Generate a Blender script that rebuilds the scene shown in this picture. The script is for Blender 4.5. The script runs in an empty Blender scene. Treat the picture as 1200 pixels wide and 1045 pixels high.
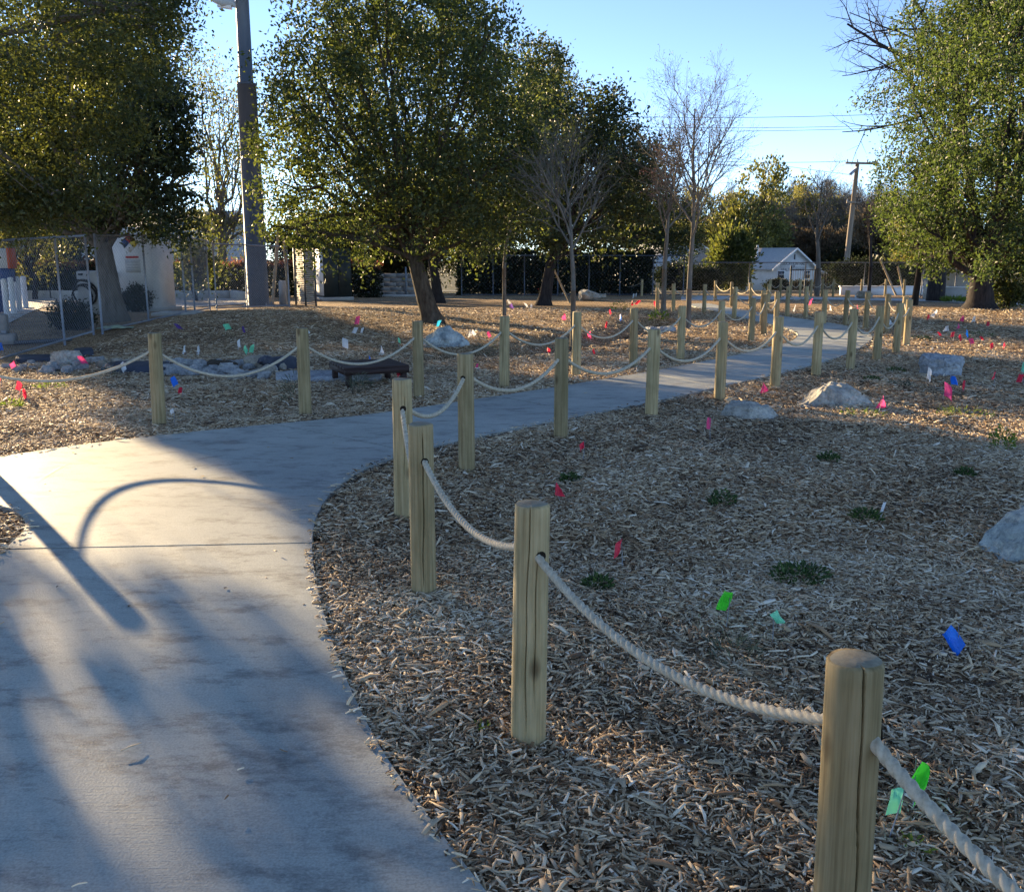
import bpy, bmesh, math, random
import numpy as np
from mathutils import Vector, Matrix, noise as mnoise
R = math.radians
rng = np.random.default_rng(7)
random.seed(7)
SC = bpy.context.scene
COL = SC.collection

# ------------------------------------------------------------------ camera, sky, sun, exposure
FPX, CAMH, YH = 1100.0, 1.65, 296.0           # focal length in photo pixels, eye height, horizon row
PITCH = math.atan((522.5 - YH) / FPX)
cd = bpy.data.cameras.new("camera"); cam = bpy.data.objects.new("camera", cd); COL.objects.link(cam)
cam.location = (0, 0, CAMH); cam.rotation_euler = (math.pi / 2 - PITCH, 0, 0)
cd.sensor_width = 36; cd.lens = 36 * FPX / 1200; cd.clip_start = .05; cd.clip_end = 3000
SC.camera = cam
SUN_EL, SUN_AZ = R(11.0), R(-38.6)            # azimuth from +Y towards +X (negative: left of the view)
w = bpy.data.worlds.new("World"); SC.world = w; w.use_nodes = True
nt = w.node_tree; nt.nodes.clear()
sky = nt.nodes.new('ShaderNodeTexSky'); sky.sky_type = 'NISHITA'; sky.sun_disc = False
sky.sun_elevation = SUN_EL; sky.sun_rotation = SUN_AZ
sky.air_density = .4; sky.dust_density = 0; sky.ozone_density = .9
bg = nt.nodes.new('ShaderNodeBackground'); bg.inputs[1].default_value = .058
wo = nt.nodes.new('ShaderNodeOutputWorld')
nt.links.new(sky.outputs[0], bg.inputs[0]); nt.links.new(bg.outputs[0], wo.inputs[0])
sl = bpy.data.lights.new("sun", 'SUN'); sl.energy = 3.0; sl.angle = R(.5); sl.color = (1, .74, .42)
so = bpy.data.objects.new("sun", sl); COL.objects.link(so)
sd = Vector((math.sin(SUN_AZ) * math.cos(SUN_EL), math.cos(SUN_AZ) * math.cos(SUN_EL), math.sin(SUN_EL)))
so.rotation_euler = sd.to_track_quat('Z', 'Y').to_euler(); so.location = sd * 50
SC.view_settings.view_transform = 'Standard'; SC.view_settings.look = 'None'
SC.view_settings.gamma = 1; SC.view_settings.exposure = 2.7
SC.render.engine = 'CYCLES'
SC.cycles.max_bounces = 5; SC.cycles.diffuse_bounces = 3; SC.cycles.transmission_bounces = 3
SC.cycles.transparent_max_bounces = 4; SC.cycles.use_denoising = True

# ------------------------------------------------------------------ terrain function and pixel -> ground helper
ZY = np.array([(-40, .1), (0, .17), (2.6, .20), (3.6, .25), (4.7, .30), (5.6, .325), (6.6, .33), (7.8, .31), (8.8, .30), (9.6, .295),
      (10.6, .28), (12, .25), (13.7, .21), (15, .19), (16.3, .18), (18, .17), (20, .16), (24, .14), (28, .06), (34, -.06),
      (41, -.2), (60, -.75), (110, -2.6), (200, -3.4), (900, -6)])
def trench():
    return [(-.9, 13.6), (.1, 14.4), (1.0, 16.2), (2.2, 18.4), (3.2, 21.5)]
TR = trench()
def segdist(X, Y, pts):
    d = np.full(np.shape(X), 1e9)
    for (x0, y0), (x1, y1) in zip(pts[:-1], pts[1:]):
        L2 = (x1 - x0) ** 2 + (y1 - y0) ** 2
        t = np.clip(((X - x0) * (x1 - x0) + (Y - y0) * (y1 - y0)) / L2, 0, 1)
        d = np.minimum(d, np.hypot(X - x0 - t * (x1 - x0), Y - y0 - t * (y1 - y0)))
    return d
_ys = np.linspace(-40, 900, 9401); _zs = np.interp(_ys, ZY[:, 0], ZY[:, 1])
_k = np.exp(-.5 * (np.arange(-20, 21) / 7.) ** 2); _k /= _k.sum()
_zs = np.convolve(np.pad(_zs, 20, mode='edge'), _k, mode='valid')
def hgt(X, Y):
    X = np.asarray(X, float); Y = np.asarray(Y, float)
    z = np.interp(Y, _ys, _zs)
    g = lambda cx, cy, sx, sy, a: a * np.exp(-.5 * (((X - cx) / sx) ** 2 + ((Y - cy) / sy) ** 2))
    z = z + g(-8.6, 14.6, 2.2, 2.0, -.26) + g(-4.6, 21.5, 2.2, 2.6, .17) + g(-4.6, 11.3, 2.4, .7, -.07)
    z = z - .27 * np.exp(-.5 * (segdist(X, Y, TR) / .42) ** 2)
    return z
def ray(px, py):
    u = py - 522.5; c, s = math.cos(PITCH), math.sin(PITCH)
    return np.array([px - 600., FPX * c - u * s, -FPX * s - u * c])
def at(px, py, Y):
    d = ray(px, py); t = Y / d[1]
    return np.array([d[0] * t, Y, CAMH + d[2] * t])
_Yg = np.exp(np.linspace(math.log(.7), math.log(160), 1400))
def gnd(px, py, dz=0.):
    d = ray(px, py); X = _Yg * d[0] / d[1]; f = CAMH + _Yg * d[2] / d[1] - hgt(X, _Yg) - dz
    i = np.argmax(f < 0)
    if i == 0: i = len(_Yg) - 1
    t = f[i - 1] / (f[i - 1] - f[i]) if f[i] < 0 else 1.
    Y = _Yg[i - 1] + t * (_Yg[i] - _Yg[i - 1]); X = Y * d[0] / d[1]
    return np.array([X, Y, float(hgt(X, Y))])
def foot(px, py, Y):                       # ground point under a pixel column at a chosen distance
    X = at(px, py, Y)[0]
    return np.array([X, Y, float(hgt(X, Y))])

# ------------------------------------------------------------------ materials
def nodes(name):
    m = bpy.data.materials.new(name); m.use_nodes = True; t = m.node_tree
    return m, t, t.nodes['Principled BSDF'], t.nodes['Material Output']
def N(t, kind, **kw):
    n = t.nodes.new('ShaderNode' + kind)
    for k, v in kw.items():
        if k.startswith('i_'):
            key = k[2:]; key = int(key) if key.isdigit() else key
            n.inputs[key].default_value = v
        else: setattr(n, k, v)
    return n
def ramp(t, src, stops):
    r = t.nodes.new('ShaderNodeValToRGB'); e = r.color_ramp.elements
    while len(e) < len(stops): e.new(.5)
    for el, (p, c) in zip(e, stops): el.position = p; el.color = (*c, 1)
    t.links.new(src, r.inputs[0]); return r.outputs[0]
def coords(t, scale=(1, 1, 1), rot=(0, 0, 0), kind='Object'):
    c = t.nodes.new('ShaderNodeTexCoord'); m = N(t, 'Mapping'); m.inputs['Scale'].default_value = scale; m.inputs['Rotation'].default_value = rot
    t.links.new(c.outputs[kind], m.inputs[0]); return m.outputs[0]
def mixc(t, f, a, b, mode='MIX'):
    n = N(t, 'Mix', data_type='RGBA', blend_type=mode)
    for s, v in ((n.inputs[0], f), (n.inputs[6], a), (n.inputs[7], b)):
        if isinstance(v, (int, float)): s.default_value = v
        elif isinstance(v, tuple): s.default_value = (*v, 1)
        else: t.links.new(v, s)
    return n.outputs[2]
def bump(t, b, h, strength=.4, dist=.01):
    n = N(t, 'Bump'); n.inputs['Strength'].default_value = strength; n.inputs['Distance'].default_value = dist
    t.links.new(h, n.inputs['Height']); t.links.new(n.outputs[0], b.inputs['Normal'])
def mnoise_mat(name, c1, c2, scale=(6, 6, 6), rough=.8, detail=6, bs=.25, bd=.01, metal=0, spec=.3):
    m, t, b, o = nodes(name); v = coords(t, scale); n = N(t, 'TexNoise', i_Scale=1.); n.inputs['Detail'].default_value = detail; n.inputs['Roughness'].default_value = .65
    t.links.new(v, n.inputs[0]); t.links.new(ramp(t, n.outputs[0], [(.32, c1), (.68, c2)]), b.inputs['Base Color'])
    b.inputs['Roughness'].default_value = rough; b.inputs['Metallic'].default_value = metal; b.inputs['Specular IOR Level'].default_value = spec
    if bs: bump(t, b, n.outputs[0], bs, bd)
    return m
def tint_mat(name, stops, rough=.7, trans=0, tcol=None, spec=.25):
    """colour from the per-piece 'tint' attribute (every leaf, chip or twig has its own)"""
    m, t, b, o = nodes(name); a = N(t, 'Attribute', attribute_name='tint')
    c = ramp(t, a.outputs['Fac'], stops); t.links.new(c, b.inputs['Base Color'])
    b.inputs['Roughness'].default_value = rough; b.inputs['Specular IOR Level'].default_value = spec
    if trans:
        tr = N(t, 'BsdfTranslucent'); mx = N(t, 'MixShader', i_0=trans)
        t.links.new(mixc(t, 1., c, tcol or (1.6, 1.7, .8), 'MULTIPLY'), tr.inputs[0])
        t.links.new(b.outputs[0], mx.inputs[1]); t.links.new(tr.outputs[0], mx.inputs[2]); t.links.new(mx.outputs[0], o.inputs[0])
    return m
M = {}
CH = [(0., (.045, .028, .016)), (.16, (.13, .082, .045)), (.30, (.38, .235, .125)), (.44, (.50, .365, .215)), (.58, (.50, .405, .285)), (.74, (.70, .545, .345)), (.9, (.82, .69, .49)), (1., (.86, .77, .61))]
M['chip'] = tint_mat('bark_chip', CH, .72, spec=.3)
def mulch_mat():
    m, t, b, o = nodes('mulch')
    facs, hs = [], []
    for k, (rz, s) in enumerate([(.3, (75, 20, 30)), (1.35, (68, 18, 30)), (2.4, (90, 24, 30))]):
        v = N(t, 'TexVoronoi', i_Scale=1., voronoi_dimensions='2D'); t.links.new(coords(t, s, (0, 0, rz)), v.inputs[0])
        sp = N(t, 'SeparateColor'); t.links.new(v.outputs['Color'], sp.inputs[0]); facs.append(sp.outputs[0]); hs.append(v.outputs['Distance'])
    sel = N(t, 'TexVoronoi', i_Scale=26., voronoi_dimensions='2D'); t.links.new(coords(t), sel.inputs[0])
    ss = N(t, 'SeparateColor'); t.links.new(sel.outputs['Color'], ss.inputs[0])
    def sw(th, a, bb):
        g = N(t, 'Math', operation='GREATER_THAN'); t.links.new(ss.outputs[0], g.inputs[0]); g.inputs[1].default_value = th
        n = N(t, 'Mix', data_type='FLOAT'); t.links.new(g.outputs[0], n.inputs[0]); t.links.new(a, n.inputs[2]); t.links.new(bb, n.inputs[3]); return n.outputs[0]
    fac = sw(.66, sw(.33, facs[0], facs[1]), facs[2]); h = sw(.66, sw(.33, hs[0], hs[1]), hs[2])
    big = N(t, 'TexNoise', i_Scale=1.1); big.inputs['Detail'].default_value = 7; t.links.new(coords(t), big.inputs[0])
    c = ramp(t, fac, [(0, (.06, .038, .021)), (.3, (.235, .152, .084)), (.7, (.46, .33, .195)), (1, (.66, .52, .345))])
    c2 = mixc(t, 1., c, ramp(t, big.outputs[0], [(.3, (.62, .60, .60)), (.7, (1.2, 1.12, 1.0))]), 'MULTIPLY')
    far = N(t, 'TexCoord'); sx = N(t, 'SeparateXYZ'); t.links.new(far.outputs['Object'], sx.inputs[0])
    mr = N(t, 'MapRange'); mr.inputs[1].default_value = 44; mr.inputs[2].default_value = 52; t.links.new(sx.outputs[1], mr.inputs[0])
    gr = N(t, 'TexNoise', i_Scale=.8); gr.inputs['Detail'].default_value = 8; t.links.new(coords(t), gr.inputs[0])
    c3 = mixc(t, mr.outputs[0], c2, ramp(t, gr.outputs[0], [(.35, (.05, .055, .03)), (.65, (.13, .12, .075))]))
    t.links.new(c3, b.inputs['Base Color']); b.inputs['Roughness'].default_value = .9; b.inputs['Specular IOR Level'].default_value = .12
    bump(t, b, fac, .8, .012); return m
M['mulch'] = mulch_mat()
def concrete(name, c1, c2, stain=.62):
    m, t, b, o = nodes(name)
    a = N(t, 'TexNoise', i_Scale=1.6); a.inputs['Detail'].default_value = 9; a.inputs['Roughness'].default_value = .62; t.links.new(coords(t), a.inputs[0])
    c = ramp(t, a.outputs[0], [(.3, c1), (.7, c2)])
    sA = N(t, 'TexNoise', i_Scale=3.1); sA.inputs['Detail'].default_value = 10; sA.inputs['Roughness'].default_value = .78; t.links.new(coords(t, (1, 2.2, 1), (0, 0, .5)), sA.inputs[0])
    f = ramp(t, sA.outputs[0], [(.50, (0, 0, 0)), (.63, (stain, stain, stain))])
    c = mixc(t, f, c, (.085, .08, .08))
    bl = N(t, 'TexNoise', i_Scale=.9); bl.inputs['Detail'].default_value = 3; t.links.new(coords(t), bl.inputs[0])
    c = mixc(t, 1., c, ramp(t, bl.outputs[0], [(.3, (.84, .84, .86)), (.7, (1.12, 1.12, 1.1))]), 'MULTIPLY')
    fine = N(t, 'TexNoise', i_Scale=150.); fine.inputs['Detail'].default_value = 3; t.links.new(coords(t), fine.inputs[0])
    c = mixc(t, .55, c, mixc(t, 1., c, ramp(t, fine.outputs[0], [(.3, (.62, .62, .62)), (.7, (1.25, 1.25, 1.25))]), 'MULTIPLY'))
    br = N(t, 'TexNoise', i_Scale=1.); br.inputs['Detail'].default_value = 4; t.links.new(coords(t, (9, 160, 9), (0, 0, -.12)), br.inputs[0])
    c = mixc(t, .35, c, mixc(t, 1., c, ramp(t, br.outputs[0], [(.3, (.8, .8, .8)), (.7, (1.12, 1.12, 1.12))]), 'MULTIPLY'))
    t.links.new(c, b.inputs['Base Color']); b.inputs['Roughness'].default_value = .62; b.inputs['Specular IOR Level'].default_value = .35
    add = N(t, 'Math', operation='ADD'); t.links.new(fine.outputs[0], add.inputs[0]); t.links.new(br.outputs[0], add.inputs[1])
    bump(t, b, add.outputs[0], .35, .003); return m
M['path'] = concrete('path_concrete', (.335, .35, .318), (.44, .455, .412))
M['yard'] = concrete('yard_concrete', (.40, .37, .33), (.52, .49, .45), .2)
def wood_mat():
    m, t, b, o = nodes('post_timber')
    oi = N(t, 'ObjectInfo'); ad = N(t, 'VectorMath', operation='ADD'); sc = N(t, 'VectorMath', operation='SCALE'); sc.inputs[3].default_value = 37.
    cb = N(t, 'CombineXYZ'); [t.links.new(oi.outputs['Random'], cb.inputs[i]) for i in range(3)]
    t.links.new(cb.outputs[0], sc.inputs[0]); t.links.new(coords(t), ad.inputs[0]); t.links.new(sc.outputs[0], ad.inputs[1])
    def noise(scale, d=6, r=.6):
        mp = N(t, 'Mapping'); mp.inputs['Scale'].default_value = scale; t.links.new(ad.outputs[0], mp.inputs[0])
        n = N(t, 'TexNoise', i_Scale=1.); n.inputs['Detail'].default_value = d; n.inputs['Roughness'].default_value = r; t.links.new(mp.outputs[0], n.inputs[0]); return n.outputs[0]
    g = noise((70, 70, 2.2), 8); bl = noise((7, 7, 3.5), 4)
    c = ramp(t, g, [(.28, (.225, .165, .082)), (.5, (.39, .302, .162)), (.75, (.53, .425, .255))])
    c = mixc(t, 1., c, ramp(t, bl, [(.3, (.72, .74, .70)), (.55, (1, 1, 1)), (.75, (1.22, 1.16, 1.04))]), 'MULTIPLY')
    tv = N(t, 'MapRange'); tv.inputs[3].default_value = .74; tv.inputs[4].default_value = 1.16; t.links.new(oi.outputs['Random'], tv.inputs[0]); c = mixc(t, 1., c, tv.outputs[0], 'MULTIPLY')
    kn = N(t, 'TexVoronoi', i_Scale=1.); mp = N(t, 'Mapping'); mp.inputs['Scale'].default_value = (9, 9, 4.2); t.links.new(ad.outputs[0], mp.inputs[0]); t.links.new(mp.outputs[0], kn.inputs[0])
    c = mixc(t, ramp(t, kn.outputs['Distance'], [(.09, (.8, .8, .8)), (.2, (0, 0, 0))]), c, (.095, .062, .03))
    geo = N(t, 'NewGeometry'); sx = N(t, 'SeparateXYZ'); t.links.new(geo.outputs['Normal'], sx.inputs[0])
    up = N(t, 'Math', operation='GREATER_THAN'); up.inputs[1].default_value = .9; t.links.new(sx.outputs[2], up.inputs[0])
    en = noise((30, 30, 30), 6, .7)
    c = mixc(t, up.outputs[0], c, ramp(t, en, [(.3, (.17, .15, .105)), (.7, (.34, .31, .23))]))
    t.links.new(c, b.inputs['Base Color']); b.inputs['Roughness'].default_value = .78; b.inputs['Specular IOR Level'].default_value = .2
    bump(t, b, g, .35, .004); return m
M['wood'] = wood_mat()
M['rope'] = mnoise_mat('manila_rope', (.38, .335, .25), (.60, .54, .42), (60, 60, 60), .9, 5, .35, .003, spec=.1)
M['dark'] = mnoise_mat('hole_shade', (.012, .009, .006), (.025, .02, .014), bs=0)
M['bark'] = mnoise_mat('oak_bark', (.035, .028, .021), (.12, .10, .078), (14, 14, 4), .92, 8, .9, .03, spec=.1)
M['palebark'] = mnoise_mat('grey_bark', (.085, .075, .062), (.21, .19, .165), (16, 16, 3), .9, 8, .5, .01, spec=.1)
M['darkbark'] = mnoise_mat('dark_bark', (.02, .018, .02), (.06, .052, .05), (18, 18, 4), .9, 8, .5, .01, spec=.1)
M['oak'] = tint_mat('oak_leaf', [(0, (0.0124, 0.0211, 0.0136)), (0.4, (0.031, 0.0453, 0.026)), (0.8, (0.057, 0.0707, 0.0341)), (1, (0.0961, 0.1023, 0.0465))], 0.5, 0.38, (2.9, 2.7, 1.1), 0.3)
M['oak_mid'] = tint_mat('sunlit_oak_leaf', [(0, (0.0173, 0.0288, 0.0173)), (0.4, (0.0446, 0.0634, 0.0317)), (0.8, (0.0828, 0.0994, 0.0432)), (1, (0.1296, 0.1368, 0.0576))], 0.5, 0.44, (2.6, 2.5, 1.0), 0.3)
M['oak_right'] = tint_mat('green_oak_leaf', [(0, (0.0187, 0.034, 0.0187)), (0.4, (0.0442, 0.068, 0.0323)), (0.8, (0.0808, 0.1088, 0.0459)), (1, (0.1318, 0.1487, 0.0612))], 0.5, 0.42, (2.2, 2.2, 0.95), 0.3)
M['oak_near'] = tint_mat('olive_leaf', [(0, (0.0196, 0.0294, 0.0154)), (0.4, (0.0448, 0.0588, 0.0266)), (0.8, (0.0805, 0.0945, 0.0385)), (1, (0.126, 0.1295, 0.0525))], 0.5, 0.44, (2.8, 2.6, 1.0), 0.3)
M['oak_pale'] = tint_mat('yellow_green_leaf', [(0, (.05, .06, .025)), (.5, (.12, .135, .05)), (1, (.24, .23, .085))], .5, .4, (1.7, 1.6, .7), .35)
M['willow'] = tint_mat('young_leaf', [(0, (.12, .125, .055)), (.5, (.20, .20, .085)), (1, (.30, .285, .13))], .6, .4, (1.5, 1.4, .7))
M['duskleaf'] = tint_mat('winter_leaf', [(0, (.06, .055, .04)), (.5, (.135, .115, .085)), (1, (.24, .19, .13))], .7, .3, (1.4, 1.2, .8))
M['deadleaf'] = tint_mat('dead_leaf', [(0, (.05, .03, .018)), (.4, (.17, .095, .05)), (.7, (.33, .21, .11)), (1, (.50, .39, .24))], .7, .15)
M['twig'] = tint_mat('twig', [(0, (.10, .09, .075)), (1, (.27, .24, .205))], .9)
M['redbud'] = tint_mat('bud', [(0, (.09, .05, .05)), (.5, (.15, .09, .085)), (1, (.20, .145, .13))], .8, .2, (1.2, 1, 1))
M['hedge'] = tint_mat('hedge_leaf', [(0, (.010, .014, .008)), (.5, (.024, .030, .014)), (1, (.045, .05, .022))], .5, .2)
M['redtip'] = tint_mat('red_tip_leaf', [(0, (.12, .035, .02)), (.5, (.26, .10, .06)), (1, (.42, .26, .14))], .5, .35, (1.2, 1, .8))
M['redberry'] = tint_mat('red_flower', [(0, (.18, .01, .012)), (1, (.48, .03, .04))], .5, .3, (1.3, 1, 1))
M['sprout'] = tint_mat('seedling_leaf', [(0, (.022, .042, .018)), (.6, (.06, .105, .038)), (1, (.11, .16, .055))], .55, .3)
M['sproutlit'] = tint_mat('lit_lime_leaf', [(0, (.06, .10, .02)), (1, (.20, .26, .05))], .5, .4)  # lighter copy of the seedling leaf with sunlight put into the colour
M['sage'] = tint_mat('sage_leaf', [(0, (.05, .06, .045)), (1, (.16, .18, .14))], .8, .2)
def rock_mat(name, a, b_, c_, vein):
    m, t, b, o = nodes(name)
    n = N(t, 'TexNoise', i_Scale=4.5); n.inputs['Detail'].default_value = 10; n.inputs['Roughness'].default_value = .68; t.links.new(coords(t), n.inputs[0])
    c = ramp(t, n.outputs[0], [(.3, a), (.48, b_), (.66, c_)])
    v = N(t, 'TexNoise', i_Scale=2.2); v.inputs['Detail'].default_value = 5; v.inputs['Distortion'].default_value = 1.2; t.links.new(coords(t, (1, 1, 2.6), (.4, .5, 0)), v.inputs[0])
    c = mixc(t, ramp(t, v.outputs[0], [(.55, (0, 0, 0)), (.66, (.65, .65, .65))]), c, vein)
    t.links.new(c, b.inputs['Base Color']); b.inputs['Roughness'].default_value = .9; b.inputs['Specular IOR Level'].default_value = .15
    n2 = N(t, 'TexNoise', i_Scale=28.); n2.inputs['Detail'].default_value = 8; n2.inputs['Roughness'].default_value = .75; t.links.new(coords(t), n2.inputs[0])
    c = mixc(t, .8, c, mixc(t, 1., c, ramp(t, n2.outputs[0], [(.32, (.45, .45, .45)), (.5, (1, 1, 1)), (.7, (1.45, 1.42, 1.35))]), 'MULTIPLY')); t.links.new(c, b.inputs['Base Color'])
    bump(t, b, n2.outputs[0], .8, .02); return m
M['rock'] = rock_mat('boulder_grey', (.24, .23, .205), (.40, .385, .345), (.56, .54, .49), (.30, .25, .17))
M['rockgreen'] = rock_mat('boulder_green_grey', (.24, .265, .255), (.42, .455, .43), (.60, .63, .585), (.13, .16, .19))
M['rockblue'] = rock_mat('boulder_blue_grey', (.20, .215, .235), (.34, .36, .385), (.52, .54, .555), (.30, .22, .12))
M['cobble'] = rock_mat('cobble_grey', (.22, .225, .225), (.36, .365, .36), (.54, .54, .52), (.20, .17, .13))
M['cobbletan'] = rock_mat('cobble_tan', (.24, .21, .17), (.38, .34, .275), (.54, .49, .41), (.2, .17, .13))
M['slate'] = mnoise_mat('slate', (.035, .042, .06), (.075, .085, .115), (5, 5, 5), .7)
M['galv'] = mnoise_mat('galvanised_steel', (.22, .25, .29), (.34, .37, .42), (8, 8, 8), .5, 4, .05, metal=.35)
M['wire'] = mnoise_mat('fence_wire', (.20, .24, .29), (.32, .36, .42), (8, 8, 8), .5, 2, 0, metal=.3)
M['pole'] = mnoise_mat('grey_painted_steel', (.085, .095, .115), (.115, .128, .15), (3, 3, .6), .55, 5, .05, metal=.2)
M['white'] = mnoise_mat('white_paint', (.66, .67, .68), (.80, .80, .79), (3, 3, 3), .5, 5, .05)
M['offwhite'] = mnoise_mat('offwhite_render', (.50, .50, .49), (.64, .63, .61), (2, 2, 2), .8)
M['shingle'] = mnoise_mat('grey_shingle', (.30, .31, .32), (.44, .45, .46), (3, 14, 9), .9)
M['greywall'] = mnoise_mat('grey_wall', (.26, .25, .24), (.36, .35, .33), (2, 2, 2), .85)
M['cabinet'] = mnoise_mat('grey_cabinet', (.34, .345, .35), (.43, .435, .44), (3, 3, 3), .6)
M['olive'] = mnoise_mat('dark_green_enamel', (.022, .030, .030), (.04, .05, .05), (3, 3, 3), .5)
M['black'] = mnoise_mat('black_rubber', (.010, .010, .011), (.022, .022, .024), (9, 9, 9), .6)
M['ironwood'] = mnoise_mat('dark_brown_timber', (.025, .014, .013), (.06, .036, .032), (4, 30, 30), .6, 6, .3)
M['lumber'] = mnoise_mat('weathered_lumber', (.22, .17, .11), (.42, .35, .25), (14, 14, 2), .85)
M['polewood'] = mnoise_mat('utility_pole_wood', (.19, .15, .11), (.34, .28, .22), (9, 9, .7), .9)
M['glass'] = mnoise_mat('window_glass', (.03, .035, .045), (.06, .07, .085), bs=0, rough=.15, spec=.6)
M['red'] = mnoise_mat('red_paint', (.45, .03, .03), (.55, .05, .045), bs=0, rough=.5)
M['orange'] = mnoise_mat('orange_paint', (.50, .09, .03), (.62, .13, .045), bs=0, rough=.55)
M['blue'] = mnoise_mat('blue_paint', (.03, .07, .20), (.05, .11, .28), bs=0, rough=.5)
M['yellow'] = mnoise_mat('yellow_paint', (.62, .45, .03), (.72, .55, .05), bs=0, rough=.5)
M['ink'] = mnoise_mat('dark_lettering', (.03, .035, .05), (.05, .055, .07), bs=0)
M['road'] = mnoise_mat('asphalt', (.045, .046, .05), (.075, .076, .08), (5, 5, 5), .9)
M['kerb'] = mnoise_mat('kerb_concrete', (.40, .39, .37), (.52, .51, .48), (4, 4, 4), .85)
M['slat'] = mnoise_mat('pale_brick', (.42, .37, .31), (.62, .56, .48), (5, 5, 18), .85)
M['lime'] = mnoise_mat('lime_plastic_sheet', (.36, .45, .30), (.48, .56, .38), (9, 9, 9), .6)
def flagmat(name, c):
    m, t, b, o = nodes(name); b.inputs['Base Color'].default_value = (*c, 1); b.inputs['Roughness'].default_value = .45
    n = N(t, 'TexNoise', i_Scale=20.); t.links.new(coords(t), n.inputs[0])
    k = mixc(t, 1., ramp(t, n.outputs[0], [(.3, (.88, .88, .88)), (.7, (1.08, 1.08, 1.08))]), c, 'MULTIPLY'); t.links.new(k, b.inputs['Base Color'])
    tr = N(t, 'BsdfTranslucent'); t.links.new(k, tr.inputs[0]); mx = N(t, 'MixShader', i_0=.45)
    t.links.new(b.outputs[0], mx.inputs[1]); t.links.new(tr.outputs[0], mx.inputs[2]); t.links.new(mx.outputs[0], o.inputs[0]); return m
FLAGC = {'red': (.85, .04, .09), 'pink': (.95, .09, .28), 'white': (.86, .86, .86), 'green': (.10, .85, .06), 'mint': (.25, .85, .52), 'blue': (.01, .20, .88),
         'purple': (.16, .08, .34), 'orange': (.85, .24, .04), 'cyan': (.04, .45, .75)}
for k, c in FLAGC.items(): M['f_' + k] = flagmat(k + '_flag_plastic', c)

# ------------------------------------------------------------------ object helpers
def link(o, parent=None):
    COL.objects.link(o)
    if parent: o.parent = parent
    return o
def meta(o, label=None, cat=None, group=None, kind=None):
    if label: o['label'] = label
    if cat: o['category'] = cat
    if group: o['group'] = group
    if kind: o['kind'] = kind
    return o
def thing(name, label, cat, loc=(0, 0, 0), rz=0, group=None):
    o = link(bpy.data.objects.new(name, None)); o.location = tuple(map(float, loc)); o.rotation_euler = (0, 0, rz); o.empty_display_size = .1
    return meta(o, label, cat, group)
def mesh_np(name, V, Fs, mat, parent=None, smooth=False, tint=None, matidx=None):
    """V (n,3); Fs list of (m,k) int arrays; one mesh object, origin as parent space"""
    V = np.asarray(V, np.float32); Fs = [np.asarray(f, np.int32) for f in (Fs if isinstance(Fs, list) else [Fs]) if len(f)]
    me = bpy.data.meshes.new(name); me.vertices.add(len(V)); me.vertices.foreach_set('co', V.ravel())
    tot = np.concatenate([np.full(len(f), f.shape[1], np.int32) for f in Fs]); lp = np.concatenate([f.ravel() for f in Fs])
    me.loops.add(len(lp)); me.loops.foreach_set('vertex_index', lp)
    me.polygons.add(len(tot)); st = np.zeros(len(tot), np.int32); st[1:] = np.cumsum(tot)[:-1]
    me.polygons.foreach_set('loop_start', st)
    if smooth: me.polygons.foreach_set('use_smooth', np.ones(len(tot), bool))
    for m in (mat if isinstance(mat, (list, tuple)) else [mat]): me.materials.append(M[m])
    if matidx is not None: me.polygons.foreach_set('material_index', np.asarray(matidx, np.int32))
    if tint is not None:
        a = me.attributes.new('tint', 'FLOAT', 'POINT'); a.data.foreach_set('value', np.asarray(tint, np.float32))
    me.update(calc_edges=True); me.validate()
    return link(bpy.data.objects.new(name, me), parent)
def bm_obj(name, bm, mat, parent=None, smooth=False):
    me = bpy.data.meshes.new(name); bmesh.ops.recalc_face_normals(bm, faces=bm.faces); bm.to_mesh(me); bm.free()
    for m in (mat if isinstance(mat, (list, tuple)) else [mat]): me.materials.append(M[m])
    if smooth: me.polygons.foreach_set('use_smooth', np.ones(len(me.polygons), bool))
    return link(bpy.data.objects.new(name, me), parent)
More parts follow.
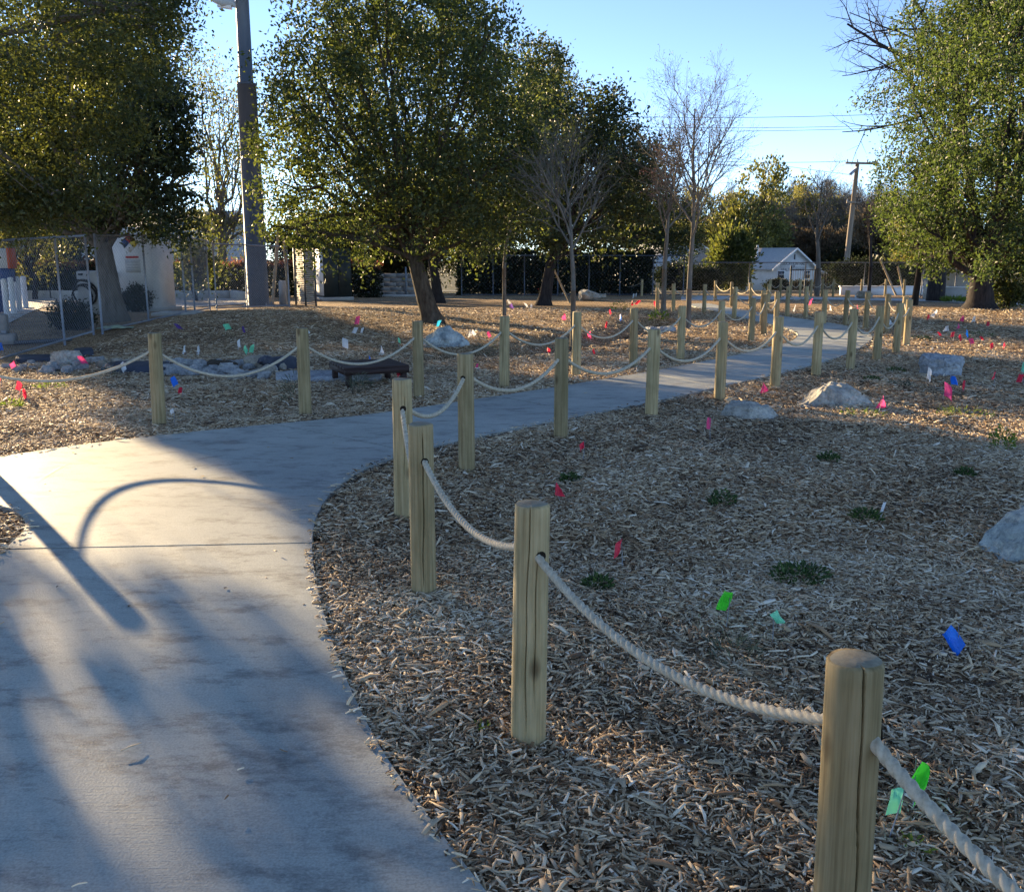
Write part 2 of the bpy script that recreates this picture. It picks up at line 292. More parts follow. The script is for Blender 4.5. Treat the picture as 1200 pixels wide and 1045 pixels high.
class MB:                                       # collects solids into one mesh
    def __init__(s): s.V = []; s.F4 = []; s.F3 = []; s.n = 0; s.big = []
    def _add(s, V, F4=(), F3=()):
        s.V.append(np.asarray(V, float))
        if len(F4): s.F4.append(np.asarray(F4, int) + s.n)
        if len(F3): s.F3.append(np.asarray(F3, int) + s.n)
        s.n += len(V); return s
    def box(s, c, d, rz=0, bev=0.0):
        x, y, z = d[0] / 2, d[1] / 2, d[2] / 2; ca, sa = math.cos(rz), math.sin(rz)
        P = np.array([(-x, -y, -z), (x, -y, -z), (x, y, -z), (-x, y, -z), (-x, -y, z), (x, -y, z), (x, y, z), (-x, y, z)])
        if bev:                                  # chamfered top edge ring
            P = np.vstack([P[:4], P[4:] - [0, 0, bev], (P[4:] - [0, 0, 0]) * [(x - bev) / x, (y - bev) / y, 1]])
        Q = P.copy(); Q[:, 0] = P[:, 0] * ca - P[:, 1] * sa; Q[:, 1] = P[:, 0] * sa + P[:, 1] * ca
        F = [(0, 3, 2, 1), (0, 1, 5, 4), (1, 2, 6, 5), (2, 3, 7, 6), (3, 0, 4, 7)]
        F += [(4, 5, 9, 8), (5, 6, 10, 9), (6, 7, 11, 10), (7, 4, 8, 11), (8, 9, 10, 11)] if bev else [(4, 5, 6, 7)]
        return s._add(Q + np.asarray(c, float), F)
    def prism(s, poly, d0, d1, fn):              # poly of 2-D points, extruded; fn(u,v,w)->xyz
        n = len(poly); V = [fn(u, v, d0) for u, v in poly] + [fn(u, v, d1) for u, v in poly]
        s._add(V, [(i, (i + 1) % n, n + (i + 1) % n, n + i) for i in range(n)])
        b = s.n - 2 * n; s.big += [[b + i for i in range(n)][::-1], [b + n + i for i in range(n)]]; return s
    def tube(s, P, r, n=8, caps=True):
        P = np.asarray(P, float); k = len(P); r = np.broadcast_to(np.asarray(r, float), (k,))
        T = np.gradient(P, axis=0); T /= np.linalg.norm(T, axis=1)[:, None] + 1e-12
        ref = np.array([0, 0, 1.]) if abs(T[:, 2]).mean() < .8 else np.array([1., 0, 0])
        U = np.cross(T, ref); U /= np.linalg.norm(U, axis=1)[:, None] + 1e-12; W = np.cross(T, U)
        a = np.linspace(0, 2 * math.pi, n, endpoint=False)
        V = P[:, None] + r[:, None, None] * (np.cos(a)[None, :, None] * U[:, None] + np.sin(a)[None, :, None] * W[:, None])
        i = np.arange(k - 1)[:, None] * n; j = np.arange(n)[None]; j2 = (j + 1) % n
        F = np.stack([i + j, i + j2, i + n + j2, i + n + j], -1).reshape(-1, 4); V = V.reshape(-1, 3)
        if caps and n > 3:
            b = s.n; s._add(V, F); s.big += [[b + q for q in range(n)], [b + (k - 1) * n + q for q in range(n)][::-1]]; return s
        return s._add(V, F)
    def build(s, name, mat, parent=None, smooth=False):
        Fs = []
        if s.F4: Fs.append(np.vstack(s.F4))
        if s.F3: Fs.append(np.vstack(s.F3))
        by = {}
        for f in s.big: by.setdefault(len(f), []).append(f)
        Fs += [np.array(v) for v in by.values()]
        return mesh_np(name, np.vstack(s.V), Fs, mat, parent, smooth)
def unit(v): return v / (np.linalg.norm(v, axis=-1, keepdims=True) + 1e-12)
def rdirs(n, r=None): return unit((r or rng).normal(size=(n, 3)))

# ------------------------------------------------------------------ ground
def axis(lo, a, b, hi, st, g=1.16):
    c = list(np.arange(a, b, st)); s = st; x = b; up = []
    while x < hi: up.append(x); s = min(s * g, 60); x += s
    up.append(hi); s = st; x = a - st; dn = []
    while x > lo: dn.append(x); s = min(s * g, 60); x -= s
    dn.append(lo); return np.array(dn[::-1] + c + up)
PATH_R = [(640, 1145), (560, 1045), (500, 965), (440, 880), (395, 780), (372, 700), (364, 645), (372, 602), (400, 570), (440, 548), (500, 529), (580, 512), (660, 495), (740, 480), (837, 458), (922, 439), (985, 421), (1018, 403), (1024, 396), (1010, 387.5), (985, 382), (960, 378), (925, 373), (885, 367), (850, 361), (830, 356)]
PATH_L = [(800, 357.5), (830, 364), (862, 372), (895, 379.5), (922, 386), (935, 392), (934, 398), (922, 404), (895, 411), (860, 419), (800, 431), (740, 442), (650, 457), (560, 471), (460, 486), (395, 494), (300, 503), (200, 513), (100, 525), (0, 540), (-160, 562)]
ISLE = [(-190, 640), (-80, 603), (0, 598), (18, 603), (31, 615), (30, 628), (14, 643), (0, 656), (-120, 745), (-420, 1145)]
PATH_XY = [tuple(gnd(*p)[:2]) for p in PATH_R + PATH_L + ISLE]
def smooth_closed(P, it=2):
    P = np.array(P)
    for _ in range(it):
        Q = np.roll(P, -1, 0); P = np.stack([.75 * P + .25 * Q, .25 * P + .75 * Q], 1).reshape(-1, 2)
    return P
PATH_XY = smooth_closed(PATH_XY)
def inside(X, Y, poly):
    X = np.asarray(X); Y = np.asarray(Y); r = np.zeros(X.shape, bool); x0, y0 = poly[-1]
    for x1, y1 in poly:
        c = ((y1 > Y) != (y0 > Y))
        with np.errstate(divide='ignore', invalid='ignore'): xi = (x0 - x1) * (Y - y1) / (y0 - y1 + 1e-15) + x1
        r ^= c & (X < xi); x0, y0 = x1, y1
    return r
_LW = [(rng.uniform(0, 6), rng.uniform(2.5, 9), rng.uniform(0, math.pi)) for k in range(24)]
def lumps(X, Y):
    z = np.zeros(np.shape(X))
    for a, f, th in _LW: z = z + np.sin(f * (X * math.cos(th) + Y * math.sin(th)) + a) / f
    return z * .013
def pathdist(X, Y): return segdist(X, Y, [tuple(p) for p in np.vstack([PATH_XY, PATH_XY[:1]])])
def build_ground():
    xs = axis(-700, -13, 13, 700, .13); ys = axis(-60, -1, 26, 900, .13, 1.1)
    X, Y = np.meshgrid(xs, ys); Z = hgt(X, Y)
    dp = pathdist(X, Y); ins = inside(X, Y, PATH_XY)
    Z += lumps(X, Y) * np.clip(dp / .5, 0, 1) * (np.abs(X) < 13) * (Y < 28)
    Z -= np.where(ins & (dp > .06), .06, 0)
    Z += np.where(ins, 0, .014 * np.exp(-((dp - .25) / .2) ** 2))
    V = np.stack([X, Y, Z], -1).reshape(-1, 3); nx = len(xs); i = (np.arange(len(ys) - 1)[:, None] * nx + np.arange(nx - 1)[None]).ravel()
    o = mesh_np('ground', V, np.stack([i, i + 1, i + nx + 1, i + nx], -1), 'mulch', smooth=True)
    meta(o, 'brown bark mulch ground with shallow swales', 'ground', kind='structure')
build_ground()
def build_path():
    bm = bmesh.new(); vs = [bm.verts.new((x, y, 0)) for x, y in PATH_XY]
    es = [bm.edges.new((vs[i], vs[(i + 1) % len(vs)])) for i in range(len(vs))]
    bmesh.ops.triangle_fill(bm, use_beauty=True, use_dissolve=False, edges=es)
    lo, hi = PATH_XY.min(0), PATH_XY.max(0)
    for ax in (0, 1):
        for c in np.arange(math.floor(lo[ax]) + .013, hi[ax], .6):
            co = (c, 0, 0) if ax == 0 else (0, c, 0); no = (1, 0, 0) if ax == 0 else (0, 1, 0)
            bmesh.ops.bisect_plane(bm, geom=bm.verts[:] + bm.edges[:] + bm.faces[:], plane_co=co, plane_no=no, dist=1e-5)
    joints = [((30, 650), (365, 643)), ((330, 503), (478, 533)), ((592, 469), (690, 489)), ((760, 440), (842, 457)), ((845, 424), (925, 438)), ((150, 1045), (470, 925))][:5]
    for a, b in joints:
        A, B = gnd(*a)[:2], gnd(*b)[:2]; d = unit(B - A); n = np.array([-d[1], d[0]]); mid = (A + B) / 2; rad = np.linalg.norm(B - A) / 2 + .5
        for s in (-.008, .008):
            fs = [f for f in bm.faces if np.linalg.norm(np.array(f.calc_center_median()[:2]) - mid) < rad + .8]
            g = set(fs)
            for f in fs: g.update(f.edges); g.update(f.verts)
            bmesh.ops.bisect_plane(bm, geom=list(g), plane_co=(*(A + n * s), 0), plane_no=(*n, 0), dist=1e-6)
        kill = [f for f in bm.faces if abs(np.dot(np.array(f.calc_center_median()[:2]) - A, n)) < .0075 and np.linalg.norm(np.array(f.calc_center_median()[:2]) - mid) < rad + .8]
        bmesh.ops.delete(bm, geom=kill, context='FACES')
    for v in bm.verts: v.co.z = float(hgt(v.co.x, v.co.y)) - .05
    top = bm.faces[:]
    ex = bmesh.ops.extrude_face_region(bm, geom=top)
    for e in ex['geom']:
        if isinstance(e, bmesh.types.BMVert): e.co.z += .08
    meta(bm_obj('path', bm, 'path'), 'curving pale concrete footpath with tooled joints', 'path', kind='structure')
build_path()
# ------------------------------------------------------------------ bark chips lying on the ground (uncountable)
def build_chips():
    out = []
    for y0, y1, dens, sz in [(1.0, 4.2, 13500, 1.), (4.2, 8, 5000, 1.08), (8, 14, 1300, 1.35), (14, 27, 220, 1.9)]:
        n = int(dens * .62 * (y1 * y1 - y0 * y0) + dens * 3.2 * (y1 - y0)); Y = np.sqrt(rng.uniform(y0 * y0, y1 * y1, n)); X = rng.uniform(-1, 1, n) * (.62 * Y + 1.6)
        ins = inside(X, Y, PATH_XY); dp = pathdist(X, Y)
        keep = ~ins | ((dp < .03) & (rng.random(n) < .25)) | (rng.random(n) < .0004)
        if y0 > 13: keep &= ~((X < -7.3) & (Y > 13))
        X, Y, dp, ins = X[keep], Y[keep], dp[keep], ins[keep]
        Z = hgt(X, Y) + lumps(X, Y) * np.clip(dp / .5, 0, 1) + rng.uniform(.0, .02, len(X)) * sz + np.where(ins, .024, .014 * np.exp(-((dp - .25) / .2) ** 2))
        out.append((X, Y, Z, np.full(len(X), sz), ins))
    X, Y, Z, S, ins = [np.concatenate(k) for k in zip(*out)]; n = len(X)
    big = rng.random(n) < .025
    L = np.where(big, 1.5, 1.) * np.clip(rng.lognormal(math.log(.0225), .52, n), .008, .095) * S; W = np.where(big, 2.1, 1.) * np.clip(L * rng.uniform(.07, .24, n), .0022, .0095 * S); T = rng.uniform(.0012, .0036, n) * S
    ya, pi_, ro = rng.uniform(0, 2 * math.pi, n), rng.normal(0, .22, n), rng.normal(0, .4, n)
    pi_ = np.where(ins, 0, pi_); ro = np.where(ins, 0, ro)
    dx = np.stack([np.cos(ya) * np.cos(pi_), np.sin(ya) * np.cos(pi_), np.sin(pi_)], -1)
    sy = np.stack([-np.sin(ya), np.cos(ya), 0 * ya], -1); up = np.cross(dx, sy)
    dy = sy * np.cos(ro)[:, None] + up * np.sin(ro)[:, None]; dz = np.cross(dx, dy)
    C = np.stack([X, Y, Z], -1)
    tp = rng.uniform(.15, .9, (n, 2)); bend = rng.normal(0, .12, n) * W; arch = rng.uniform(-.02, .1, n) * L
    rows = []
    for t, wd, ar in ((-1, tp[:, 0], 0), (.1, np.ones(n), 1), (1, tp[:, 1], 0)):
        for sgn in (-1, 1):
            for zt in (0, 1):
                rows.append(C + dx * (t * L / 2)[:, None] + dy * (sgn * W / 2 * wd + bend * abs(t) * 2)[:, None] + dz * (zt * T + ar * arch)[:, None])
    V = np.stack(rows, 1)                       # order: section*4 + side*2 + top
    q = np.array([(1, 3, 7, 5), (5, 7, 11, 9), (0, 1, 5, 4), (4, 5, 9, 8), (3, 2, 6, 7), (7, 6, 10, 11), (0, 2, 3, 1), (8, 9, 11, 10)])
    F = (np.arange(n)[:, None, None] * 12 + q[None]).reshape(-1, 4)
    pat = sum(np.sin(f * (X * math.cos(a) + Y * math.sin(a)) + p) for f, a, p in ((2.3, .4, 1), (3.7, 1.9, 2), (5.9, 2.7, 4), (9.1, 1.1, 0), (1.1, 2.2, 5)))
    tint = np.clip(rng.beta(1.5, 1.7, n) + .045 * pat, 0, 1); tint = np.where(rng.random(n) < .04, rng.uniform(.9, 1, n), tint)
    o = mesh_np('bark_chips', V.reshape(-1, 3), F, 'chip', tint=np.repeat(tint, 12))
    meta(o, 'shredded brown bark chips scattered over the planting beds', 'mulch', kind='stuff')
build_chips()

def build_litter():
    n = 5200; Y = np.sqrt(rng.uniform(1.2, 15 ** 2, n)); X = rng.uniform(-1, 1, n) * (.62 * Y + .7); ins = inside(X, Y, PATH_XY); keep = ~ins | (rng.random(n) < .012); X, Y, ins = X[keep], Y[keep], ins[keep]; n = len(X)
    B = np.stack([X, Y, hgt(X, Y) + np.where(ins, .034, .022 + rng.uniform(0, .012, n))], -1); a = rng.uniform(0, 6.28, n); D = unit(np.stack([np.cos(a), np.sin(a), rng.normal(.05, .16, n) * ~ins], -1)); side = unit(np.cross(D, [0, 0, 1.]) + rng.normal(0, .25, (n, 3)) * (~ins)[:, None]); L = rng.uniform(.018, .042, n)[:, None]; W = L * rng.uniform(.4, .62, (n, 1))
    V = np.stack([B, B + D * L * .45 + side * W / 2 + [0, 0, .003], B + D * L, B + D * L * .45 - side * W / 2 + [0, 0, .003]], 1).reshape(-1, 3); i = np.arange(n)[:, None] * 4
    o = mesh_np('leaf_litter', V, np.concatenate([i + np.array([[0, 1, 2]]), i + np.array([[0, 2, 3]])]), 'deadleaf', tint=np.repeat(rng.beta(1.6, 1.6, n), 4)); meta(o, 'fallen dry oak leaves scattered over the mulch', 'leaf litter', kind='stuff')
build_litter()

# ------------------------------------------------------------------ posts and ropes
PR, PH, HOLE = .05, .73, .605
def post_mesh(seed, n, cracks):
    r = np.random.default_rng(seed); zs = np.concatenate([[-.12], np.linspace(0, PH - .006, 26 if n > 40 else 7), [PH]])
    a = np.linspace(0, 2 * math.pi, n, endpoint=False); ph = r.uniform(0, 6, 4); rows = []
    for i, z in enumerate(zs):
        rad = PR * (1.0 + .05 * (1 - z / PH)) * (1 + .018 * np.sin(2 * a + ph[0] + z) + .01 * np.sin(3 * a + ph[1] + 2 * z) + .006 * np.sin(7 * a + ph[2] + 9 * z))
        for th, z0, z1, dp in cracks:
            tz = th + .10 * math.sin(5 * z + ph[3]) + .03 * math.sin(23 * z); d = np.abs((a - tz + math.pi) % (2 * math.pi) - math.pi)
            wz = np.clip(min((z - z0) / .12, (z1 - z) / .03), 0, 1); rad = rad - dp * wz * np.exp(-(d / .024) ** 2)
        if i == len(zs) - 1: rad = rad - .004
        rows.append(np.stack([rad * np.cos(a), rad * np.sin(a), np.full(n, z) + (.0 if i < len(zs) - 1 else .0015 * np.sin(a * 2 + ph[1]))], -1))
    V = np.vstack(rows); k = len(zs); i = np.arange(k - 1)[:, None] * n; j = np.arange(n)[None]; j2 = (j + 1) % n
    F = np.stack([i + j, i + j2, i + n + j2, i + n + j], -1).reshape(-1, 4)
    V = np.vstack([V, [[0, 0, PH - .001]]]); c = len(V) - 1; t0 = (k - 1) * n
    T = np.stack([t0 + np.arange(n), t0 + (np.arange(n) + 1) % n, np.full(n, c)], -1)
    return V, [F, T]
POSTS = {}
def rope_axis(p, q): return unit(np.array([q[0] - p[0], q[1] - p[1], 0.]))
ORD = 'nearest second third fourth fifth sixth seventh eighth ninth tenth eleventh twelfth thirteenth fourteenth fifteenth sixteenth seventeenth eighteenth nineteenth twentieth'.split() + ['twenty-' + k for k in 'first second third fourth fifth'.split()]
_far = []
def make_post(key, p, label, group, near, cracks=(), tilt=(0, 0), lean=0):
    if near:
        V, F = post_mesh(sum(map(ord, key)) * 7, 260, cracks)
        o = mesh_np('rope_post', V, F, 'wood', smooth=True)
    elif not _far:
        V, F = post_mesh(5, 20, ()); o = mesh_np('rope_post', V, F, 'wood', smooth=True); _far.append(o)
    else:
        o = _far[0].copy(); COL.objects.link(o)
    o.location = tuple(map(float, p)); o.rotation_euler = (tilt[0], tilt[1], (sum(map(ord, key)) * 1.7) % 6.28 if not near else 0)
    meta(o, label, 'post', group); POSTS[key] = np.array(p, float)
    return o
def hole(o, ang):                               # raised dark disc; its colour stands in for the shade inside the rope hole
    m = MB(); c = np.array([math.cos(ang), math.sin(ang), 0]); P = np.array([c * (PR - .01), c * (PR + .0025)]) + [0, 0, HOLE - .02]
    m.tube(P, [.0155, .0155], 14); m.build('rope_hole', 'dark', o)
def make_rope(ka, kb, sag, label, group, near=False, r=.0115):
    a, b = POSTS[ka] + [0, 0, HOLE], POSTS[kb] + [0, 0, HOLE]; n = 440 if near else 22; t = np.linspace(0, 1, n)[:, None]
    P = a + (b - a) * t; P[:, 2] -= sag * 4 * (t * (1 - t))[:, 0]
    P[:, 2] = np.maximum(P[:, 2], hgt(P[:, 0], P[:, 1]) + .03)
    m = MB()
    if near:
        ns = 18; L = np.linalg.norm(b - a) * 1.12; T = unit(np.gradient(P, axis=0)); U = unit(np.cross(T, [0, 0, 1.])); W = np.cross(T, U)
        th = np.linspace(0, 2 * math.pi, ns, endpoint=False)[None]; tw = t * L * 2 * math.pi / .075
        rr = r * (.78 + .32 * np.abs(np.cos(1.5 * (th - tw)))) ; V = (P[:, None] + rr[..., None] * (np.cos(th)[..., None] * U[:, None] + np.sin(th)[..., None] * W[:, None])).reshape(-1, 3)
        i = np.arange(n - 1)[:, None] * ns; j = np.arange(ns)[None]; j2 = (j + 1) % ns
        m._add(V, np.stack([i + j, i + j2, i + ns + j2, i + ns + j], -1).reshape(-1, 4))
        f = rng.integers(3, n - 3, 90); d = rdirs(90) * rng.uniform(.006, .014, (90, 1))      # loose fibres
        c0 = P[f] + unit(d) * r * .8; s = rdirs(90) * .0006
        FV = np.stack([c0, c0 + s, c0 + d + T[f] * .008], 1).reshape(-1, 3); m._add(FV, F3=np.arange(270).reshape(-1, 3))
    else: m.tube(P, r, 7)
    o = m.build('rope', 'rope', None, True)
    return meta(o, label, 'rope', group)
GP, GRP = 'wooden posts along the path', 'ropes strung between the posts'
# right edge of the path, nearest the camera first
RIGHT = [None, (619, 862), (497, 700), (474, 607), (547, 551), (657, 514), (763, 490), (843, 470), (908, 456), (956, 442), (996, 434), (1027, 424), (1049.5, 415), (1062, 405), (1057, 397)]
a0 = at(1011, 772, 1.66); a0[2] = float(hgt(a0[0], a0[1]))
Ytop = [y for y in np.arange(1.2, 2.4, .005) if at(1011, 772, y)[2] - PH - float(hgt(at(1011, 772, y)[0], y)) < 0]
a0 = at(1011, 772, Ytop[0]); a0[2] = float(hgt(a0[0], a0[1]))
desc = ['nearest timber post at lower right with a long straight crack', 'timber post with knots and wandering cracks in the middle foreground', 'second shorter-looking timber post with a central crack where the path bends',
        'post hidden at its foot behind the cracked bend post, rope end showing on its face', 'straight post just right of the bend, standing at the path edge']
for i, p in enumerate(RIGHT):
    p = a0 if i == 0 else gnd(*p)
    lab = desc[i] if i < len(desc) else ORD[i] + ' post from the camera along the right edge of the path'
    cr = {0: [(-1.50, .10, .74, .05)], 1: [(-1.75, .02, .74, .018), (-1.2, .12, .60, .016)], 2: [(-1.45, .05, .70, .022)], 3: [(-1.3, .2, .66, .012)], 7: [(-1.1, -.1, .74, .012)], 10: [(-1.5, -.1, .74, .012)]}.get(i, ())
    o = make_post('R%d' % i, p, lab, GP, i < 5, cr, (0, R(-1.0) if i == 0 else R([0, .8, 0, .3, -.2][i % 5])) if i < 8 else (0, R(rng.normal(0, 1))))
    if i < 5:
        nx = RIGHT[i + 1] if i < 5 else None; d = gnd(*nx)[:2] - p[:2]; hole(o, math.atan2(d[1], d[0]))
        d2 = (a0 if i == 1 else gnd(*RIGHT[i - 1]) if i > 1 else np.array([1.75, 1.45, 0]))[:2] - p[:2]; hole(o, math.atan2(d2[1], d2[0]))
make_post('Rz', (1.10, .60, float(hgt(1.10, .60))), 'timber post just beyond the right edge of the view', GP, False)
make_rope('R0', 'Rz', .14, 'thick twisted rope running off the lower right corner from the nearest post', GRP, True, .0125)
for i in range(len(RIGHT) - 1):
    sg = [.13, .12, .17, .15, .17, .18, .18, .18, .2, .2, .2, .2, .1, .1][i]
    lab = ['near twisted rope sagging between the nearest post and the knotty middle post', 'twisted rope sagging between the knotty middle post and the bend post', 'short steep rope between the two posts at the path bend',
           'rope looping from the hidden bend post up to the straight post beside it'][i] if i < 4 else 'tan rope between the %s and %s posts of the right path edge' % (ORD[i], ORD[i + 1])
    make_rope('R%d' % i, 'R%d' % (i + 1), sg, lab, GRP, i < 6)
# far side of the bend and the second leg of the path
FARB = [(1038, 391), (1014, 386), (990, 382), (965, 380.5), (944, 372.5), (922, 372), (899, 366), (879, 362), (857, 359), (838, 353)]
for i, p in enumerate(FARB): make_post('B%d' % i, gnd(*p), '%s post on the outer far side of the path after the bend' % ORD[i].replace('nearest', 'first'), GP, False, tilt=(0, R(rng.normal(0, 1.2))))
make_rope('R14', 'B0', .16, 'rope joining the right edge row to the outer row at the path bend', GRP)
for i in range(len(FARB) - 1): make_rope('B%d' % i, 'B%d' % (i + 1), .2, 'rope between the %s and %s posts of the outer row past the bend' % (ORD[i].replace('nearest', 'first'), ORD[i + 1]), GRP)
# left edge
LEFT = [(187, 500), (358, 487), (491, 468), (591, 455), (675, 442), (742, 431), (797, 424), (844, 409), (880, 401), (895, 392), (909, 386)]
make_post('Lz', (-3.95, 6.50, float(hgt(-3.95, 6.50))), 'timber post just beyond the left edge of the view', GP, False)
for i, p in enumerate(LEFT): make_post('L%d' % i, gnd(*p), ['knotty timber post at the far left beside the cobbles', 'timber post standing left of the low brown platform', 'timber post standing right of the low brown platform'][i] if i < 3 else '%s post from the left along the far left edge of the path' % ORD[i], GP, i < 3, [(-1.3, .1, .6, .004)] if i == 1 else (), (0, R([1.2, .3, 0, -.5, -.4, -.6][i % 6])))
make_rope('Lz', 'L0', .20, 'rope hanging low at the left edge above red flags', GRP)
for i in range(len(LEFT) - 1): make_rope('L%d' % i, 'L%d' % (i + 1), [.24, .22, .22, .2][min(i, 3)], ['rope sagging over the row of cobbles between two left posts', 'rope sagging above the low brown platform'][i] if i < 2 else 'rope between the %s and %s posts of the left path edge' % (ORD[i], ORD[i + 1]), GRP)
INNER = [(893, 382), (860, 374), (825, 367), (789, 365.5), (770, 361)]
for i, p in enumerate(INNER): make_post('N%d' % i, gnd(*p), '%s post along the inner edge of the second path leg, going away left' % ORD[i].replace('nearest', 'first'), GP, False, tilt=(0, R(rng.normal(0, .8))))
make_rope('L10', 'N0', .12, 'rope linking the left edge row to the inner edge past the bend', GRP)
for i in range(len(INNER) - 1): make_rope('N%d' % i, 'N%d' % (i + 1), .22, 'rope between the %s and %s posts of the inner second leg' % (ORD[i].replace('nearest', 'first'), ORD[i + 1]), GRP)
FARR = [(902, 349), (914, 349), (926, 349), (937, 348.5), (950, 348.5), (963, 348), (976, 347.6), (1009, 347), (1037, 347.3), (1059, 347.8)]
for i, p in enumerate(FARR): make_post('F%d' % i, gnd(*p), '%s post from the left in the far row before the white house' % ORD[i].replace('nearest', 'first'), 'far posts before the house', False)
for i in range(len(FARR) - 1): make_rope('F%d' % i, 'F%d' % (i + 1), .2, 'thin far rope between the %s and %s posts before the white house' % (ORD[i].replace('nearest', 'first'), ORD[i + 1]), GRP)
FARL = [(536, 335.5), (573, 338), (608, 340), (648, 342), (682, 343.5), (718.5, 345.5), (752, 347)]
for i, p in enumerate(FARL): make_post('H%d' % i, gnd(*p), '%s post from the left in the far row under the dark oaks' % ORD[i].replace('nearest', 'first'), 'far posts under the oaks', False)
for i in range(len(FARL) - 1): make_rope('H%d' % i, 'H%d' % (i + 1), .22, 'thin far rope between the %s and %s posts under the dark oaks' % (ORD[i].replace('nearest', 'first'), ORD[i + 1]), GRP)
# ------------------------------------------------------------------ marker flags
def flag(col, px, py, label, size=.085, near=False, h=None):
    r = np.random.default_rng(int(px * 31 + py * 7)); h = h or r.uniform(.07, .13)
    p = gnd(px, py)
    for _ in range(3): p = gnd(px, py + h * FPX / p[1])
    th = r.uniform(0, 2 * math.pi); d = np.array([math.cos(th), math.sin(th), 0]); lean = np.array([r.normal(0, .10), r.normal(0, .10), 1]); lean /= np.linalg.norm(lean)
    root = thing('marker_flag', label, 'flag', p, 0, 'plant marker flags')
    top = h + size * .62; m = MB(); m.tube([lean * -.05, lean * (top * .5) + [.002, .001, 0], lean * top], .0017 if near else .0018, 5); m.build('wire_stake', 'galv', root)
    nu, nv = (9, 9) if near else (4, 4); u, v = np.meshgrid(np.linspace(0, 1, nu), np.linspace(0, 1, nv)); n = np.cross(d, lean)
    W, Hh = size * r.uniform(.62, .95), size * r.uniform(.85, 1.15); droop = r.uniform(.25, 1.0); fold = r.uniform(.22, .55) * r.choice([-1, 1])
    rot = r.uniform(-.75, .75); X = u * W * (1 - .45 * droop * u); Zz = (v - 1) * Hh - droop * u ** 1.3 * W * .8; Yn = fold * W * np.sin(u * math.pi * r.uniform(.8, 1.4)) * (.5 + .7 * (1 - v)) + .12 * W * np.sin(3.1 * v + 5 * u)
    X, Zz = X * math.cos(rot) - (Zz + Hh * .5) * math.sin(rot), X * math.sin(rot) + (Zz + Hh * .5) * math.cos(rot) - Hh * .5
    V = (X[..., None] * d + Zz[..., None] * lean + Yn[..., None] * n + lean * top).reshape(-1, 3); i = (np.arange(nv - 1)[:, None] * nu + np.arange(nu - 1)[None]).ravel()
    mesh_np('flag_sheet', V, np.stack([i, i + 1, i + nu + 1, i + nu], -1), 'f_' + col, root, True)
